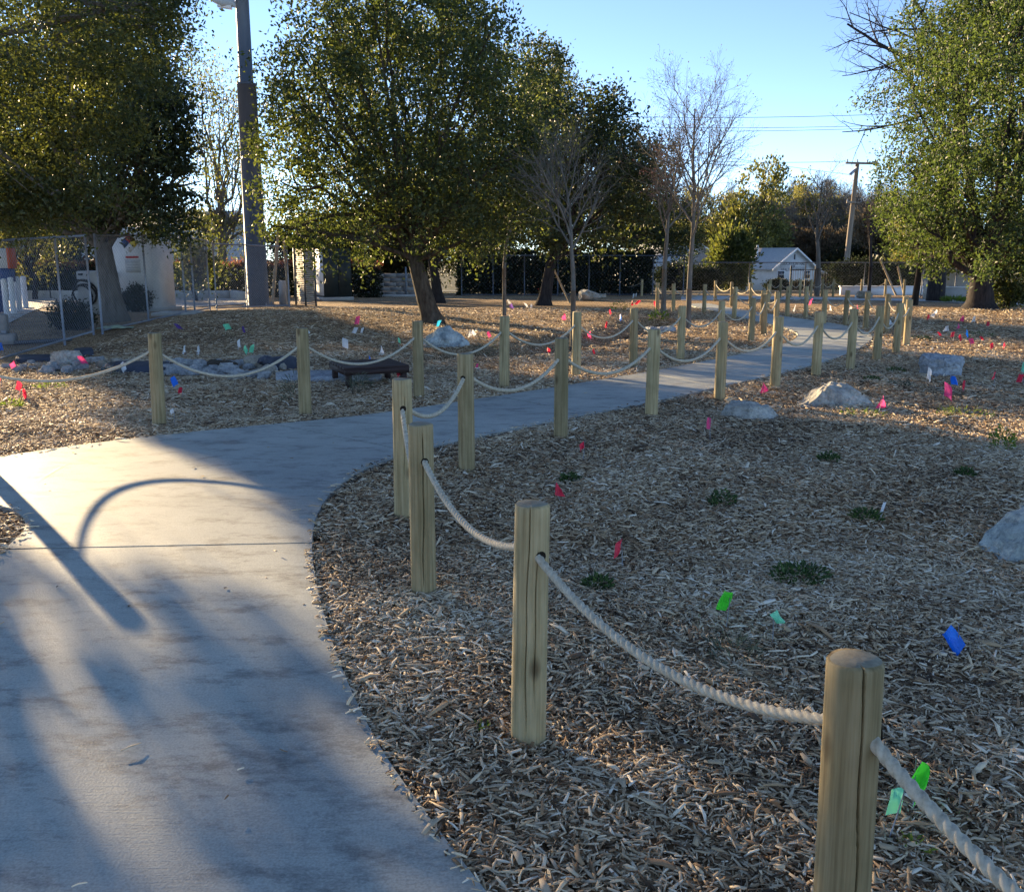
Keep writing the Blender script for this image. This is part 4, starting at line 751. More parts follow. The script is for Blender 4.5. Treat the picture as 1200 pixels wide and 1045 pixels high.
# big dark oak whose trunk stands behind the chain-link fence
b = gnd(136, 377); OY = b[1]
oak('large dark oak with a leaning grey trunk behind the chain link fence', b, [b, at(128, 330, OY), at(120, 285, OY), at(122, 262, OY + .1)],
    [(70, 215, 50, .3), (112, 175, 58, .1), (158, 215, 40, .1, -1.5), (192, 228, 28, .1, -2.3), (176, 150, 40, .1, -2.3), (212, 135, 18, .1, -2.3), (206, 188, 30, .1, -2.4), (226, 222, 18, .1, -2.4), (168, 185, 40, .1, -2.3), (195, 110, 22, .1, -2.3), (214, 256, 22, .1, -2.3), (150, 255, 28, .2), (100, 245, 30, .3), (40, 150, 60, .4), (110, 95, 58, .4), (160, 90, 42, .2), (130, 30, 56), (60, 50, 60), (170, 30, 30, .3), (40, 250, 26, .4), (0, 100, 56, .2), (14, 200, 44, .1), (80, -30, 60), (140, -40, 45),
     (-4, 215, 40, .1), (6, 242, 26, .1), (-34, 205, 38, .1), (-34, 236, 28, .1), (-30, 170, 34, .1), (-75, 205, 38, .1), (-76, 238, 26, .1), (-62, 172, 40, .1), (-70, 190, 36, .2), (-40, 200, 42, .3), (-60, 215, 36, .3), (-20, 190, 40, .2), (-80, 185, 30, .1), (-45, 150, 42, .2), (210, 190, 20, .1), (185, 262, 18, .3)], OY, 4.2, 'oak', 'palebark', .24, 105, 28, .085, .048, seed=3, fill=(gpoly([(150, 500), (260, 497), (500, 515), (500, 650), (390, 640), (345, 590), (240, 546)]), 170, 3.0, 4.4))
# nearer oak, trunk out of view to the left
b = np.array([-10.9, 12.4, float(hgt(-10.9, 12.4))])
oak('nearer olive oak overhanging the top left corner, its trunk out of view', b, [b, b + [.1, 0, 2.4], b + [.4, 0, 5.2]],
    [(-320, 70, 85), (-250, 40, 95), (-170, 90, 85, .7), (-80, 100, 78, .5), (-150, -20, 90), (-230, 165, 45, .7), (-120, 156, 34, .3), (-300, 170, 40), (-60, 160, 26, .2), (-175, 184, 24, .5), (-14, 226, 26, .1), (8, 252, 17, .1), (-60, 205, 34, .2), (-110, 200, 36, .3), (-180, 205, 40, .4), (0, 150, 52, .2), (30, 205, 42, .15), (20, 110, 62, .3), (90, 130, 58, .3), (60, 40, 70, .6), (110, 222, 30, .1), (40, 243, 22, .1), (120, 60, 52, .4), (150, 10, 45, .5), (-60, -60, 90), (60, -50, 75), (165, 90, 26, .3), (190, 20, 22, .3), (90, 185, 40, .15), (0, 232, 26, .1), (140, 150, 32, .2), (-380, 60, 60), (75, 235, 20, .1), (215, -5, 14, .3)], 12.6, 3.2, 'oak_near', 'palebark', .24, 95, 26, .06, .034, seed=5, sig=.12, limbs=.12, fill=(gpoly([(-260, 660), (0, 655), (140, 700), (260, 705), (380, 770), (450, 890), (620, 1010), (560, 1145), (-420, 1145)]), 330, 2.7, 4.3))
# oaks added beyond the hedge, mostly out of sight, to shade the left mulch
for X_, Y_, h_, w_, lab, sd_ in ((-22.1, 33.5, 6.0, 1.9, 'round oak added for its shade beyond the hedge at the far left', 41), (-20.6, 34.8, 6.1, 1.9, 'second round oak added for its shade beyond the hedge behind the left crowns', 42), (-19., 36., 5.9, 1.5, 'dark oak added for its shade beyond the hedge above the white gabled building', 43)):
    b = np.array([X_, Y_, float(hgt(X_, Y_))]); pxc = 600 + FPX * X_ / Y_ * .99; k = FPX / Y_; lob = []
    for q in range(11):
        a_ = rng.uniform(0, 6.28); u_ = math.sqrt(rng.random()); lob.append((pxc + w_ * .75 * u_ * math.cos(a_) * k, 296 - (h_ * .68 - 1.65 + h_ * .24 * u_ * math.sin(a_)) * k, .85 * k))
    oak(lab, b, [b, b + [.1, 0, h_ * .3], b + [.2, 0, h_ * .6]], lob, Y_, 2.2, 'oak_near', 'palebark', .2, 42, 26, .13, .075, seed=sd_, sig=.2)
# oak in the middle
b = gnd(507, 379); OY = b[1]
oak('broad round oak with a leaning brown trunk behind the green boulder', b, [b, at(497, 345, OY), at(485, 300, OY), at(478, 255, OY - .1)],
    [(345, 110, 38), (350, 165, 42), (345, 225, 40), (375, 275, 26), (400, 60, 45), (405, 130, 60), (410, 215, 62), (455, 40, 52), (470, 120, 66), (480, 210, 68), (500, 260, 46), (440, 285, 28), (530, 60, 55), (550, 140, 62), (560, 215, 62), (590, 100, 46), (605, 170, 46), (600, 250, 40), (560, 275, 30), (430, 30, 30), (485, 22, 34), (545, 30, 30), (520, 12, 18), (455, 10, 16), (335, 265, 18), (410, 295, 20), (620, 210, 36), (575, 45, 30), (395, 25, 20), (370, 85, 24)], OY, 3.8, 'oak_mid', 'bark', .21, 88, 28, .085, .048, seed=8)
# oaks further back
for lab, bp, tr, lobes, dep, r0, sd_ in [
    ('slim pale trunked oak just behind the leaning oak', (514, 355), [(510, 325), (503, 290)], [(470, 240, 40), (520, 200, 50), (560, 250, 36), (510, 265, 26), (620, 90, 40), (600, 160, 46), (635, 130, 30), (630, 85, 22)], 3.5, .2, 12),
    ('black trunked oak in the middle distance under the canopy', (571, 344), [(568, 320), (564, 290)], [(540, 240, 44), (600, 220, 50), (640, 180, 46), (570, 270, 30), (620, 262, 34), (640, 120, 34), (655, 90, 18)], 4., .2, 13),
    ('dark oak right of the middle with a forked black trunk', (637, 358), [(641, 335), (645, 310), (655, 285)], [(640, 230, 46), (690, 200, 48), (650, 160, 44), (700, 260, 42), (660, 275, 32), (740, 225, 38), (720, 160, 34), (690, 130, 26), (745, 270, 30), (730, 190, 34), (705, 125, 16), (640, 260, 30)], 3.6, .22, 14),
    ('dark spreading oak behind the bare saplings', (694, 345), [(696, 320), (700, 290)], [(690, 230, 50), (740, 240, 46), (760, 200, 32), (715, 275, 30), (780, 260, 34), (660, 270, 36), (760, 285, 22), (800, 285, 22)], 4.5, .3, 15)]:
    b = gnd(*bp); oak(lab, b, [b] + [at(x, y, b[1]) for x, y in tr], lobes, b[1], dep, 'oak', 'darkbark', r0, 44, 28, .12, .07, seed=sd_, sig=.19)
# right oak
b = gnd(1148, 363); OY = b[1]
oak('huge olive green oak at the right edge with a thick dark trunk', b, [b, at(1150, 335, OY), at(1152, 300, OY)],
    [(1100, 290, 30), (1085, 255, 34), (1110, 215, 48), (1090, 190, 30), (1130, 160, 55), (1120, 100, 55), (1150, 60, 58), (1140, 10, 50), (1190, 30, 60), (1200, 120, 70), (1180, 200, 60), (1160, 250, 44), (1215, 258, 44), (1122, 288, 22), (1190, 290, 24), (1240, 180, 70), (1250, 60, 70), (1260, 262, 45), (1120, 45, 30), (1080, 275, 22), (1060, 250, 22), (1180, -30, 60), (1240, -40, 60), (1075, 225, 20)], OY, 4.8, 'oak_right', 'darkbark', .40, 62, 28, .10, .056, seed=21)

# bare saplings and trees
bare_tree('leafless pale sapling with a straight trunk rising behind the ropes in the middle', gnd(671, 411), 3.5, .045, 31, 3, 42, .60, (15, 9, 6), .07, 'palebark', 'duskleaf', 60, .03, clear=.30)
bare_tree('thin leafless sapling in front of the round oak right side', gnd(591, 371), 3.7, .045, 32, 3, 42, .56, (15, 8, 5), .05, 'palebark', clear=.30)
bare_tree('reddish budding sapling left of the tall bare tree', gnd(777, 372), 4.0, .055, 33, 3, 42, .50, (15, 9, 6), .04, 'palebark', 'redbud', 1700, .045, clear=.28)
bare_tree('tall leafless tree with upswept branches beside the path', gnd(806, 386), 4.15, .052, 34, 4, 40, .60, (16, 9, 5, 3), .085, 'palebark', 'duskleaf', 900, .035, clear=.19)
bare_tree('pollarded pale bare tree in front of the white house', foot(957, 348, 41), 4.9, .10, 35, 3, 46, .5, (10, 8, 6), .05, 'palebark', 'willow', 160, .09, clear=.24)
bare_tree('dark slim bare tree before the low white wall', foot(1018, 346, 41), 3.9, .07, 36, 3, 34, .46, (12, 8, 6), .05, 'darkbark', clear=.32)
bare_tree('leaning dark bare tree left of the huge right oak', foot(1072, 350, 30), 5.2, .09, 37, 3, 33, .52, (13, 9, 6), .05, 'darkbark', 'duskleaf', 800, .06, lean=(.06, 0), clear=.3)
bare_tree('tall old leafless tree spreading above and behind the right oak', foot(1096, 352, 34), 12.5, .26, 38, 4, 52, .60, (15, 8, 6, 4), .02, 'darkbark', clear=.22)
# far line of trees
def far_tree(label, px, py_top, Y, halfw, mat, seed, n=5200, ll=.55, lw=.05, bark='darkbark', ybase=None, up=.5, gap=.30, name='far_tree'):
    r = np.random.default_rng(seed); b = foot(px, 330, Y); H = at(px, py_top, Y)[2] - b[2]; wv = 1.25 * halfw * Y / FPX; root = thing(name, label, 'tree', b, 0, 'trees beyond the site')
    m = MB(); tips = []; m.tube(np.array([[0, 0, -.3], [r.normal(0, .1), 0, H * .2], [r.normal(0, .2), 0, H * .4]]), [H * .03, H * .022, H * .016], 8)
    C = []
    for k in range(16):
        a = r.uniform(0, 6.28); hh = r.uniform(.34, .93); q = wv * math.sqrt(max(.05, 1 - ((hh - .55) / .47) ** 2)) * r.uniform(.35, .95); C.append((math.cos(a) * q, math.sin(a) * q * .9, H * hh))
        P = curve([0, 0, H * r.uniform(.2, .4)], C[-1], [0, 0, -H * .03], 6, .2, r); m.tube(P, np.linspace(H * .011, H * .002, 6), 5)
        for _ in range(5): m.tube(curve(P[r.integers(2, 6)], np.array(C[-1]) + r.normal(0, .25, 3) * wv, [0, 0, .1], 4, .2, r), np.linspace(H * .004, H * .0012, 4), 3)
    m.build('trunk', bark, root, True); C = np.array(C); k = 130; ci = r.integers(0, 16, k); cc = C[ci] + r.normal(0, 1, (k, 3)) * [wv * .24, wv * .24, H * .075]
    idx = r.integers(0, k, n); B = cc[idx] + r.normal(0, gap, (n, 3)); B = B[carve(B + b, r)]; n = len(B); D = unit(unit(B - [0, 0, H * .45]) * .5 + r.normal(0, .55, (n, 3)) + [0, 0, up])
    leaves(n, B, ll * r.uniform(.5, 1.4, n), lw * r.uniform(.6, 1.4, n), D, mat, 'crown', root, r.beta(2, 2.3, n))
ft = [('yellow green leafing tree beyond the tall bare tree', 872, 204, 75, 40, 'oak_pale', 4600, .30, .16), ('olive leafing tree left of the yellow green one', 835, 225, 78, 34, 'willow', 3600, .28, .13), ('brown leafless tree behind the grey roof at left', 800, 235, 82, 34, 'twig', 7000, .6, .03),
      ('brown twiggy tree right of the yellow green one', 905, 235, 88, 34, 'twig', 7000, .6, .035), ('pale golden tree above the house roof', 925, 222, 95, 30, 'willow', 6000, .32, .12), ('old spreading bare tree above the white house', 955, 212, 98, 32, 'twig', 8000, .7, .04),
      ('light green topped tree left of the utility pole', 984, 236, 92, 26, 'willow', 6000, .3, .14), ('brown bare tree behind the utility pole', 1012, 226, 90, 36, 'twig', 8000, .65, .035), ('bare tree between the pole and the right oak', 1050, 218, 85, 36, 'twig', 8000, .6, .035),
      ('dark brown tree behind the low white wall', 1035, 258, 70, 34, 'duskleaf', 8000, .30, .12), ('yellow leafing tree behind the fence at right', 1085, 258, 62, 34, 'willow', 7000, .28, .13), ('dark evergreen behind the pole', 1010, 292, 74, 32, 'hedge', 9000, .26, .14),
      ('dull brown tree above the house ridge', 880, 262, 105, 36, 'duskleaf', 9000, .34, .12), ('dusky tree right above the house gable', 935, 258, 108, 36, 'duskleaf', 9000, .34, .12), ('grey brown tree behind the left roof', 770, 255, 88, 34, 'duskleaf', 7000, .32, .1), ('dusky tree far right of the gable', 985, 268, 104, 34, 'duskleaf', 8000, .34, .12),
      ('dusky tree between the two roofs', 845, 262, 102, 34, 'duskleaf', 8000, .34, .12), ('grey twiggy tree filling behind the tall bare tree, left', 815, 214, 120, 44, 'twig', 9000, .6, .035), ('grey twiggy tree behind the brown budding sapling', 765, 232, 110, 40, 'duskleaf', 8000, .3, .1), ('golden leafing tree beyond the house, left of centre', 898, 246, 118, 40, 'willow', 8000, .3, .12),
      ('tall leafless tree right behind the pollarded tree', 968, 224, 125, 44, 'twig', 10000, .6, .035), ('hazy olive tree behind the pole top', 1000, 246, 116, 40, 'willow', 8000, .3, .12), ('brown twiggy tree far right before the oak', 1040, 236, 112, 44, 'twig', 9000, .6, .035), ('brown scrubby tree low behind the house', 912, 276, 92, 44, 'duskleaf', 9000, .3, .12), ('brown scrubby tree low behind the pole', 1000, 276, 90, 44, 'duskleaf', 9000, .3, .12), ('brown scrubby tree low behind the grey roof', 850, 272, 92, 40, 'duskleaf', 9000, .3, .12), ('tall grey tree beyond the right oak', 1180, 250, 60, 40, 'duskleaf', 8000, .3, .12)]
for i, f in enumerate(ft):
    q = 1.75 if 755 < f[1] < 1060 and f[3] < 100 else 1.35 if f[3] >= 100 else 1.
    far_tree(f[0], f[1], f[2], f[3] * q, f[4], f[5], 60 + i, int(f[6] * 1.7), f[7] * q, f[8] * q, gap=.3 * q)
for i, (x, yt, Y_, hw, lab) in enumerate([(392, 248, 50, 34, 'dark evergreen behind the dark green enclosure'), (446, 262, 54, 36, 'dark evergreen behind the grey block wall'), (497, 255, 52, 34, 'dark evergreen beyond the leaning oak trunk'), (548, 262, 56, 34, 'dark evergreen beyond the black oak trunk')]):
    far_tree(lab, x, yt, Y_, hw, 'hedge', 120 + i, 9000, .2, .11, gap=.45)
far_tree('pale airy tree beyond the lamp pole, lit from behind', 262, 88, 46, 34, 'oak_pale', 91, 11000, .14, .07, 'palebark', gap=.42)
far_tree('small green tree beside the lamp pole before the white buildings', 232, 262, 34, 24, 'oak_near', 92, 4200, .12, .06, gap=.3)
far_tree('yellow and orange leaved tree over the left hedge', 38, 228, 36, 26, 'oak_pale', 93, 4200, .14, .07, gap=.3)
far_tree('dark round tree behind the left hedge', 82, 250, 42, 22, 'hedge', 94, 7000, .16, .09, gap=.35)
far_tree('dark evergreen behind the pale brick panel', 352, 262, 44, 20, 'hedge', 95, 6000, .16, .08, gap=.35)
# ------------------------------------------------------------------ shrubs and hedges
def shrub(label, p, dims, mat, n, ll, lw, seed, name='shrub', cat='shrub', group='shrubs', boxy=False, tips=None, ntip=0, bark='darkbark'):
    r = np.random.default_rng(seed); root = thing(name, label, cat, p, 0, group); m = MB()
    for k in range(9):
        e = np.array([r.normal(0, dims[0] * .22), r.normal(0, dims[1] * .22), dims[2] * r.uniform(.55, .85)]); s0 = [e[0] * .3 if not boxy else r.uniform(-.45, .45) * dims[0], e[1] * .3, -.05]
        if boxy: e[0] = s0[0] + r.normal(0, .1)
        m.tube(curve(s0, e, [0, 0, .03], 5, .15, r), np.linspace(.03, .008, 5), 5)
    m.build('stem', bark, root)
    if boxy: C = r.uniform(-.5, .5, (n, 3)) * [dims[0], dims[1] * .9, dims[2] * .94] + [0, 0, dims[2] * .5]; C[:, 2] += .05 * dims[2] * np.sin(C[:, 0] * 3.1) + r.normal(0, .03, n)
    else:
        k = 70; d = unit(r.normal(size=(k, 3))); cc = d * np.array(dims) * .40 * r.uniform(.7, 1.08, (k, 1)); ix = r.integers(0, k, n); C = cc[ix] + r.normal(0, .09, (n, 3)) * dims + [0, 0, dims[2] * .5]
    C[:, 2] = np.maximum(C[:, 2], .02); D = unit((C - [0, 0, dims[2] * .3]) * ([0, 1, 1] if boxy else [1, 1, 1]) * .8 + r.normal(0, .5, (n, 3)))
    leaves(n, C, ll * r.uniform(.6, 1.3, n), lw * r.uniform(.7, 1.3, n), D, mat, 'foliage', root, r.beta(2, 2.3, n))
    if tips:
        T = r.uniform(-.5, .5, (ntip, 3)) * [dims[0], dims[1], .0] + [0, 0, dims[2] * .96] if boxy else C[r.integers(0, n, ntip)] + r.normal(0, .03, (ntip, 3))
        if boxy: T[:, 2] += .05 * dims[2] * np.sin(T[:, 0] * 3.1) + r.normal(.02, .08, ntip)
        leaves(ntip, T, ll * 1.1 * r.uniform(.6, 1.3, ntip), lw * r.uniform(.7, 1.3, ntip), unit(r.normal(0, .5, (ntip, 3)) + [0, 0, .9]), tips, 'shoots_and_lit_tips', root, r.random(ntip))  # red shoots and flowers, and pale leaves standing in for sunlit foliage
    return root
shrub('clipped dark round shrub inside the left fence before the hose cabinet', gnd(76, 389) + [0, .35, 0], (.84, .8, .60), 'hedge', 5200, .06, .03, 1)
shrub('dark round shrub in front of the white tank cabinet', gnd(155, 366) + [0, .3, 0], (.82, .8, .68), 'hedge', 3600, .07, .035, 2)
hl = foot(165, 338, 39.5); shrub('long dark hedge with reddish new shoots behind the yard', hl, (20, 1.2, 1.35), 'hedge', 30000, .13, .075, 3, 'hedge', 'hedge', 'hedges', True, 'redtip', 4200)
shrub('red flowering shrub right of the dark green enclosure', gnd(425, 343) + [0, .3, 0], (.95, .8, 1.05), 'hedge', 2600, .08, .045, 4, tips='redberry', ntip=1500)
hf = foot(650, 345, 44); shrub('tall dark hedge far back under the oaks', hf, (9, 1.6, 2.0), 'hedge', 26000, .15, .09, 5, 'hedge', 'hedge', 'hedges', True)
shrub('tall bush with pale sunlit top left of the white house', foot(856, 340, 66), (3.2, 3.0, 4.1), 'oak_near', 9000, .26, .13, 6, tips='oak_pale', ntip=1600)  # scattered pale leaves put the sunlight on this bush into its colour
shrub('dark bush under the far grey roof', foot(795, 338, 64), (3.4, 2.4, 1.9), 'hedge', 5000, .2, .11, 7)
shrub('dark low bush left of the pale topped bush', foot(825, 338, 62), (2.6, 2, 1.6), 'hedge', 4000, .2, .11, 17)
shrub('low dark bush at the foot of the white house, left', foot(912, 340, 88), (2.6, 1.2, 1.0), 'hedge', 2600, .2, .11, 8)
shrub('low dark bush at the foot of the white house, right', foot(940, 340, 88), (2.2, 1.2, .9), 'hedge', 2600, .2, .11, 9)
shrub('dark shrub with yellow sunlit leaves at the right edge behind the oak', gnd(1200, 366) + [.75, 2.4, 0], (2.0, 1.6, 1.6), 'oak_near', 5200, .11, .055, 10, tips='oak_pale', ntip=900)  # yellow-green leaves mixed in as painted sunlight on the foliage
shrub('dark bush beyond the utility pole behind the white wall', foot(1015, 340, 52), (4.2, 2, 1.9), 'hedge', 7000, .17, .1, 11)
shrub('small dark bush left of the white low wall', foot(1062, 344, 52), (2.6, 1.6, 1.4), 'oak_near', 4000, .15, .09, 12)

# ------------------------------------------------------------------ yard, kerb, pavements
def sheet(name, px, mat, label, dz=.02, step=1.0, kind='structure'):
    P = np.array([gnd(*p)[:2] if len(p) == 2 else p[:2] for p in px]); bm = bmesh.new(); vs = [bm.verts.new((x, y, 0)) for x, y in P]
    bmesh.ops.triangle_fill(bm, use_beauty=True, edges=[bm.edges.new((vs[i], vs[(i + 1) % len(vs)])) for i in range(len(vs))])
    lo, hi = P.min(0), P.max(0)
    for ax in (0, 1):
        for c in np.arange(math.floor(lo[ax]) + .013, hi[ax], step): bmesh.ops.bisect_plane(bm, geom=bm.verts[:] + bm.edges[:] + bm.faces[:], plane_co=(c, 0, 0) if ax == 0 else (0, c, 0), plane_no=(1, 0, 0) if ax == 0 else (0, 1, 0), dist=1e-5)
    for v in bm.verts: v.co.z = float(hgt(v.co.x, v.co.y)) + dz
    return meta(bm_obj(name, bm, mat), label, name, kind=kind)
sheet('yard_pavement', [(-260, 377), (-60, 379), (12, 379), (50, 361), (110, 362), (215, 361), (285, 357), (300, 353), (288, 343), (200, 341), (-60, 341), (-300, 341)], 'yard', 'pale concrete service yard behind the fence')
sheet('pavement', [(798, 352.5), (870, 351.5), (960, 351.5), (1075, 353.5), (1199, 358), (1320, 362), (1320, 356), (1199, 354), (1075, 350.8), (905, 347.5), (820, 347), (798, 348)], 'yard', 'pale sunlit concrete walk beyond the far bend', .015)
sheet('road', [(-40., 56., 0), (60., 56., 0), (60., 63., 0), (-40., 63., 0)], 'road', 'distant asphalt street before the houses', .03, 2.)
m = MB(); ks = [foot(*p) for p in ((-60, 338, 37.6), (60, 338, 37.6), (180, 338, 37.6), (272, 340, 37.4), (291, 342, 35), (302, 350, 29.5))]
for a_, b_ in zip(ks[:-1], ks[1:]):
    d = b_ - a_; L = np.hypot(d[0], d[1]); m.box((a_ + b_) / 2 + [0, 0, .1], (L + .05, .22, .42), math.atan2(d[1], d[0]), .02)
meta(m.build('kerb', 'kerb'), 'raised concrete kerb edging the yard before the hedge', 'kerb', kind='structure')

# ------------------------------------------------------------------ chain-link fences
def chain_panel(label, p0, p1, h, pitch=.075, wr=.0022, posts=(0, 1), foot_w=.04, group='chain link fence panels', mesh=True, fr=.019, name='chain_link_fence', zero=.06):
    p0, p1 = np.array(p0, float), np.array(p1, float); root = thing(name, label, 'fence', p0, 0, group); d = p1 - p0; L = np.hypot(d[0], d[1])
    def pt(s, z): return np.array([d[0] * s, d[1] * s, d[2] * s + z])
    m = MB(); bm_ = 'galv' if pitch < .1 else 'pole'
    for z_ in (h, zero): m = MB(); m.tube([pt(0, z_), pt(1, z_)], fr, 8); m.build('rail', bm_, root, True)
    for s in posts:
        m = MB(); m.tube([pt(s, -.05), pt(s, h + .03)], fr * 1.15, 8); m.build('upright', bm_, root, True)
    if mesh:
        m = MB(); hh = h - zero; n = int((L + hh) / pitch)
        for sg in (1, -1):
            for k in range(n + 1):
                u0 = -hh + k * pitch; a = max(0, u0); bq = min(L, u0 + hh)
                if bq - a < .02: continue
                za, zb = a - u0, bq - u0
                if sg < 0: za, zb = hh - za, hh - zb
                m.tube([pt(a / L, zero + za), pt(bq / L, zero + zb)], wr, 3, False)
        m.build('wire_mesh', 'wire', root)
    return root
def f3(X, Y, dz=0): return (X, Y, float(hgt(X, Y)) + dz)
Q = [f3(-7.3, 12.9), f3(-8.0, 15.2), f3(-7.75, 17.9), f3(-7.72, 20.2), f3(-7.75, 22.6), f3(-8.15, 25.4), f3(-7.4, 25.9), f3(-6.6, 27.9)]
chain_panel('nearest chain link panel at the far left edge', (-7.9, 14.3, -.02), f3(-7.95, 17.9), 1.83, posts=(0, .66, 1))
chain_panel('chain link panel in front of the white tank cabinet', f3(-7.80, 17.95), f3(-7.72, 22.4), 1.83, posts=(0, .5, 1))
chain_panel('chain link panel between the white cabinet and the lamp pole', f3(-7.74, 22.45), f3(-8.1, 25.4), 1.83, posts=(0, .35, 1))
chain_panel('chain link panel behind the lamp pole', f3(-7.95, 25.5), f3(-6.55, 27.9), 1.75, posts=(0, .4, 1))
chain_panel('long chain link fence before the far houses', f3(3.0, 47), f3(20.5, 47.5), 1.55, .16, .0011, (0, .16, .33, .5, .66, .83, 1), fr=.022, name='chain_link_fence')
chain_panel('chain link fence in front of the dark far hedge', f3(-2.2, 41.6), f3(7.6, 42.2), 1.75, .16, .0011, (0, .14, .28, .43, .57, .71, .86, 1), fr=.022, name='chain_link_fence')
chain_panel('chain link fence right of the brown pier behind the right oak', f3(17.0, 39.5), f3(21, 39), 1.5, .16, .0016, (0, .33, .66, 1), fr=.022, name='chain_link_fence')
ir = thing('iron_fence', 'black iron fence in front of the white house', 'fence', f3(15.2, 52), 0)
[MB().box((1.9, 0, z_), (3.9, .04, .04)).build('rail', 'black', ir) for z_ in (1.25, .2)]
m = MB(); [m.box((k * .13, 0, .7), (.018, .018, 1.15)) for k in range(30)]; m.build('picket', 'black', ir)
for x in (0, 1.35, 3.8): MB().box((x, 0, .72), (.08, .08, 1.5)).build('upright', 'black', ir)
# pale slatted panel and leaning timber beside the lamp pole
sp = thing('slat_panel', 'pale slatted screen panel between the lamp pole and the dark enclosure', 'screen', gnd(343, 358) + [0, .6, 0], R(-52)); h_ = 1.72
m = MB()
for k in range(30): m.box((.7, rng.normal(0, .006), .05 + k * h_ / 30), (1.4, .03, .040))
m.build('slats', 'slat', sp); [MB().box((x, -.03, h_ / 2), (.045, .05, h_ + .08)).build('upright', 'pole', sp) for x in (0, .7, 1.4)]
lp0, lp1 = gnd(319, 357), None; lean = thing('leaning_timber', 'pale round timber leaning beside the lamp pole', 'timber', lp0, 0); m = MB(); e = at(327, 262, lp0[1] + .2) - lp0; m.tube([e * 0 - [0, 0, .05], e], [.055, .05], 10); m.build('pole', 'lumber', lean, True)
lean2 = thing('timber_stake', 'thin upright stake left of the slatted panel', 'timber', gnd(338, 358), 0); m = MB(); m.tube([[0, 0, -.1], [-.05, 0, 2.1]], .03, 8); m.build('pole', 'lumber', lean2)
ub = thing('utility_box', 'small grey utility box left of the slatted panel', 'utility box', gnd(332, 357), 0); MB().box((0, 0, .38), (.2, .2, .76), 0, .03).build('housing', 'cabinet', ub); MB().box((0, -.105, .45), (.14, .012, .4)).build('door', 'cabinet', ub)

# ------------------------------------------------------------------ lamp pole
b = gnd(303, 359); lp = thing('lamp_pole', 'tall grey steel lamp pole with a thicker lower sleeve', 'lamp pole', b, 0); s = b[1] / FPX; zt = at(292, 100, b[1])[2] - b[2]; z2 = at(290, -60, b[1])[2] - b[2]
m = MB(); m.tube([[0, 0, -.1], [0, 0, zt * .5], [0, 0, zt]], [12.2 * s, 11.4 * s, 10.4 * s], 28); m.build('lower_sleeve', 'pole', lp, True)
m = MB(); m.tube([[0, 0, zt - .1], [0, 0, z2]], [7.6 * s, 6.9 * s], 28); m.build('upper_shaft', 'pole', lp, True)
m = MB(); m.tube([[0, 0, zt], [0, 0, zt + .05]], [11 * s, 10.6 * s], 28); m.build('collar', 'pole', lp, True)
m = MB(); m.box((0, 0, .02), (.78, .78, .05), 0, .01); m.build('base_plate', 'pole', lp)
for sx in (-1, 1):
    for sy in (-1, 1): m = MB(); m.tube([[sx * .32, sy * .32, .04], [sx * .32, sy * .32, .13]], .022, 6); m.build('anchor_bolt', 'galv', lp)
zh = at(272, 5, b[1])[2] - b[2]; hd = MB(); hd.tube([[-5 * s, -.05, zh - .12], [-9 * s, -.05, zh], [-20 * s, -.08, zh + .03], [-33 * s, -.1, zh + .10]], [.03, .10, .15, .035], 14); o = hd.build('lamp_head', 'cabinet', lp, True)
m = MB(); m.tube([[-11 * s, -.06, zh - .09], [-26 * s, -.09, zh - .05]], [.09, .06], 12); m.build('lens', 'white', o, True)

# ------------------------------------------------------------------ yard equipment
b = gnd(150, 366) + [0, .6, 0]; wt = thing('white_cabinet', 'tall white tank cabinet with a four colour hazard diamond', 'cabinet', b, R(-8)); s = b[1] / FPX; W_, H_ = 56 * s, 2.12
m = MB(); m.box((0, .45, H_ / 2 + .05), (W_, .9, H_), 0, .03); m.build('body', 'white', wt)
m = MB(); m.box((0, .45, .03), (W_ + .2, 1.2, .1), 0, .01); m.build('concrete_base', 'kerb', wt)
m = MB(); m.box((-.02, -.012, H_ * .52), (W_ * .86, .02, H_ * .86), 0, .006); dr = m.build('door', 'white', wt); MB().box((-W_ * .37, -.035, H_ * .44), (.05, .03, .14), 0, .008).build('handle', 'black', dr)
hz = meta(MB().box((-.05, -.026, 1.76), (.02, .004, .02)).build('hazard_diamond', 'white', wt)); q = .125
for c, dx_, dz_ in (('red', 0, 1), ('blue', -1, 0), ('yellow', 1, 0), ('white', 0, -1)):
    m = MB(); m.prism([(0, q), (q, 0), (0, -q), (-q, 0)], -.030, -.026, lambda u, v, w_, a=dx_, c2=dz_: (-.05 + u + a * q, w_, 1.76 + v + c2 * q)); m.build(c + '_field', c if c != 'blue' else 'blue', hz)
def text(body, size, loc, rot, mat, parent, name='lettering', sx=1.0):
    cu = bpy.data.curves.new(name, 'FONT'); cu.body = body; cu.size = size; cu.align_x = 'CENTER'; cu.align_y = 'CENTER'; cu.extrude = .002; o = bpy.data.objects.new(name, cu); COL.objects.link(o)
    bpy.context.view_layer.update(); me = bpy.data.meshes.new_from_object(o); bpy.data.objects.remove(o); me.materials.clear(); me.materials.append(M[mat])
    t = link(bpy.data.objects.new(name, me), parent); t.location = loc; t.rotation_euler = rot; t.scale = (sx, 1, 1); return t
pn = MB().box((0, -.027, 1.17), (.42, .006, .34)).build('notice', 'offwhite', wt); MB().box((0, -.033, 1.40), (.36, .006, .055)).build('red_heading', 'red', pn)
for k in range(4): MB().box((rng.uniform(-.02, .02), -.0325, 1.27 - k * .07), (.33, .005, .018)).build('text_line', 'cabinet', pn)
b = gnd(107, 369); hc = thing('hose_cabinet', 'short pale cabinet with a coiled black hose on its face', 'cabinet', b, R(-6)); s = b[1] / FPX
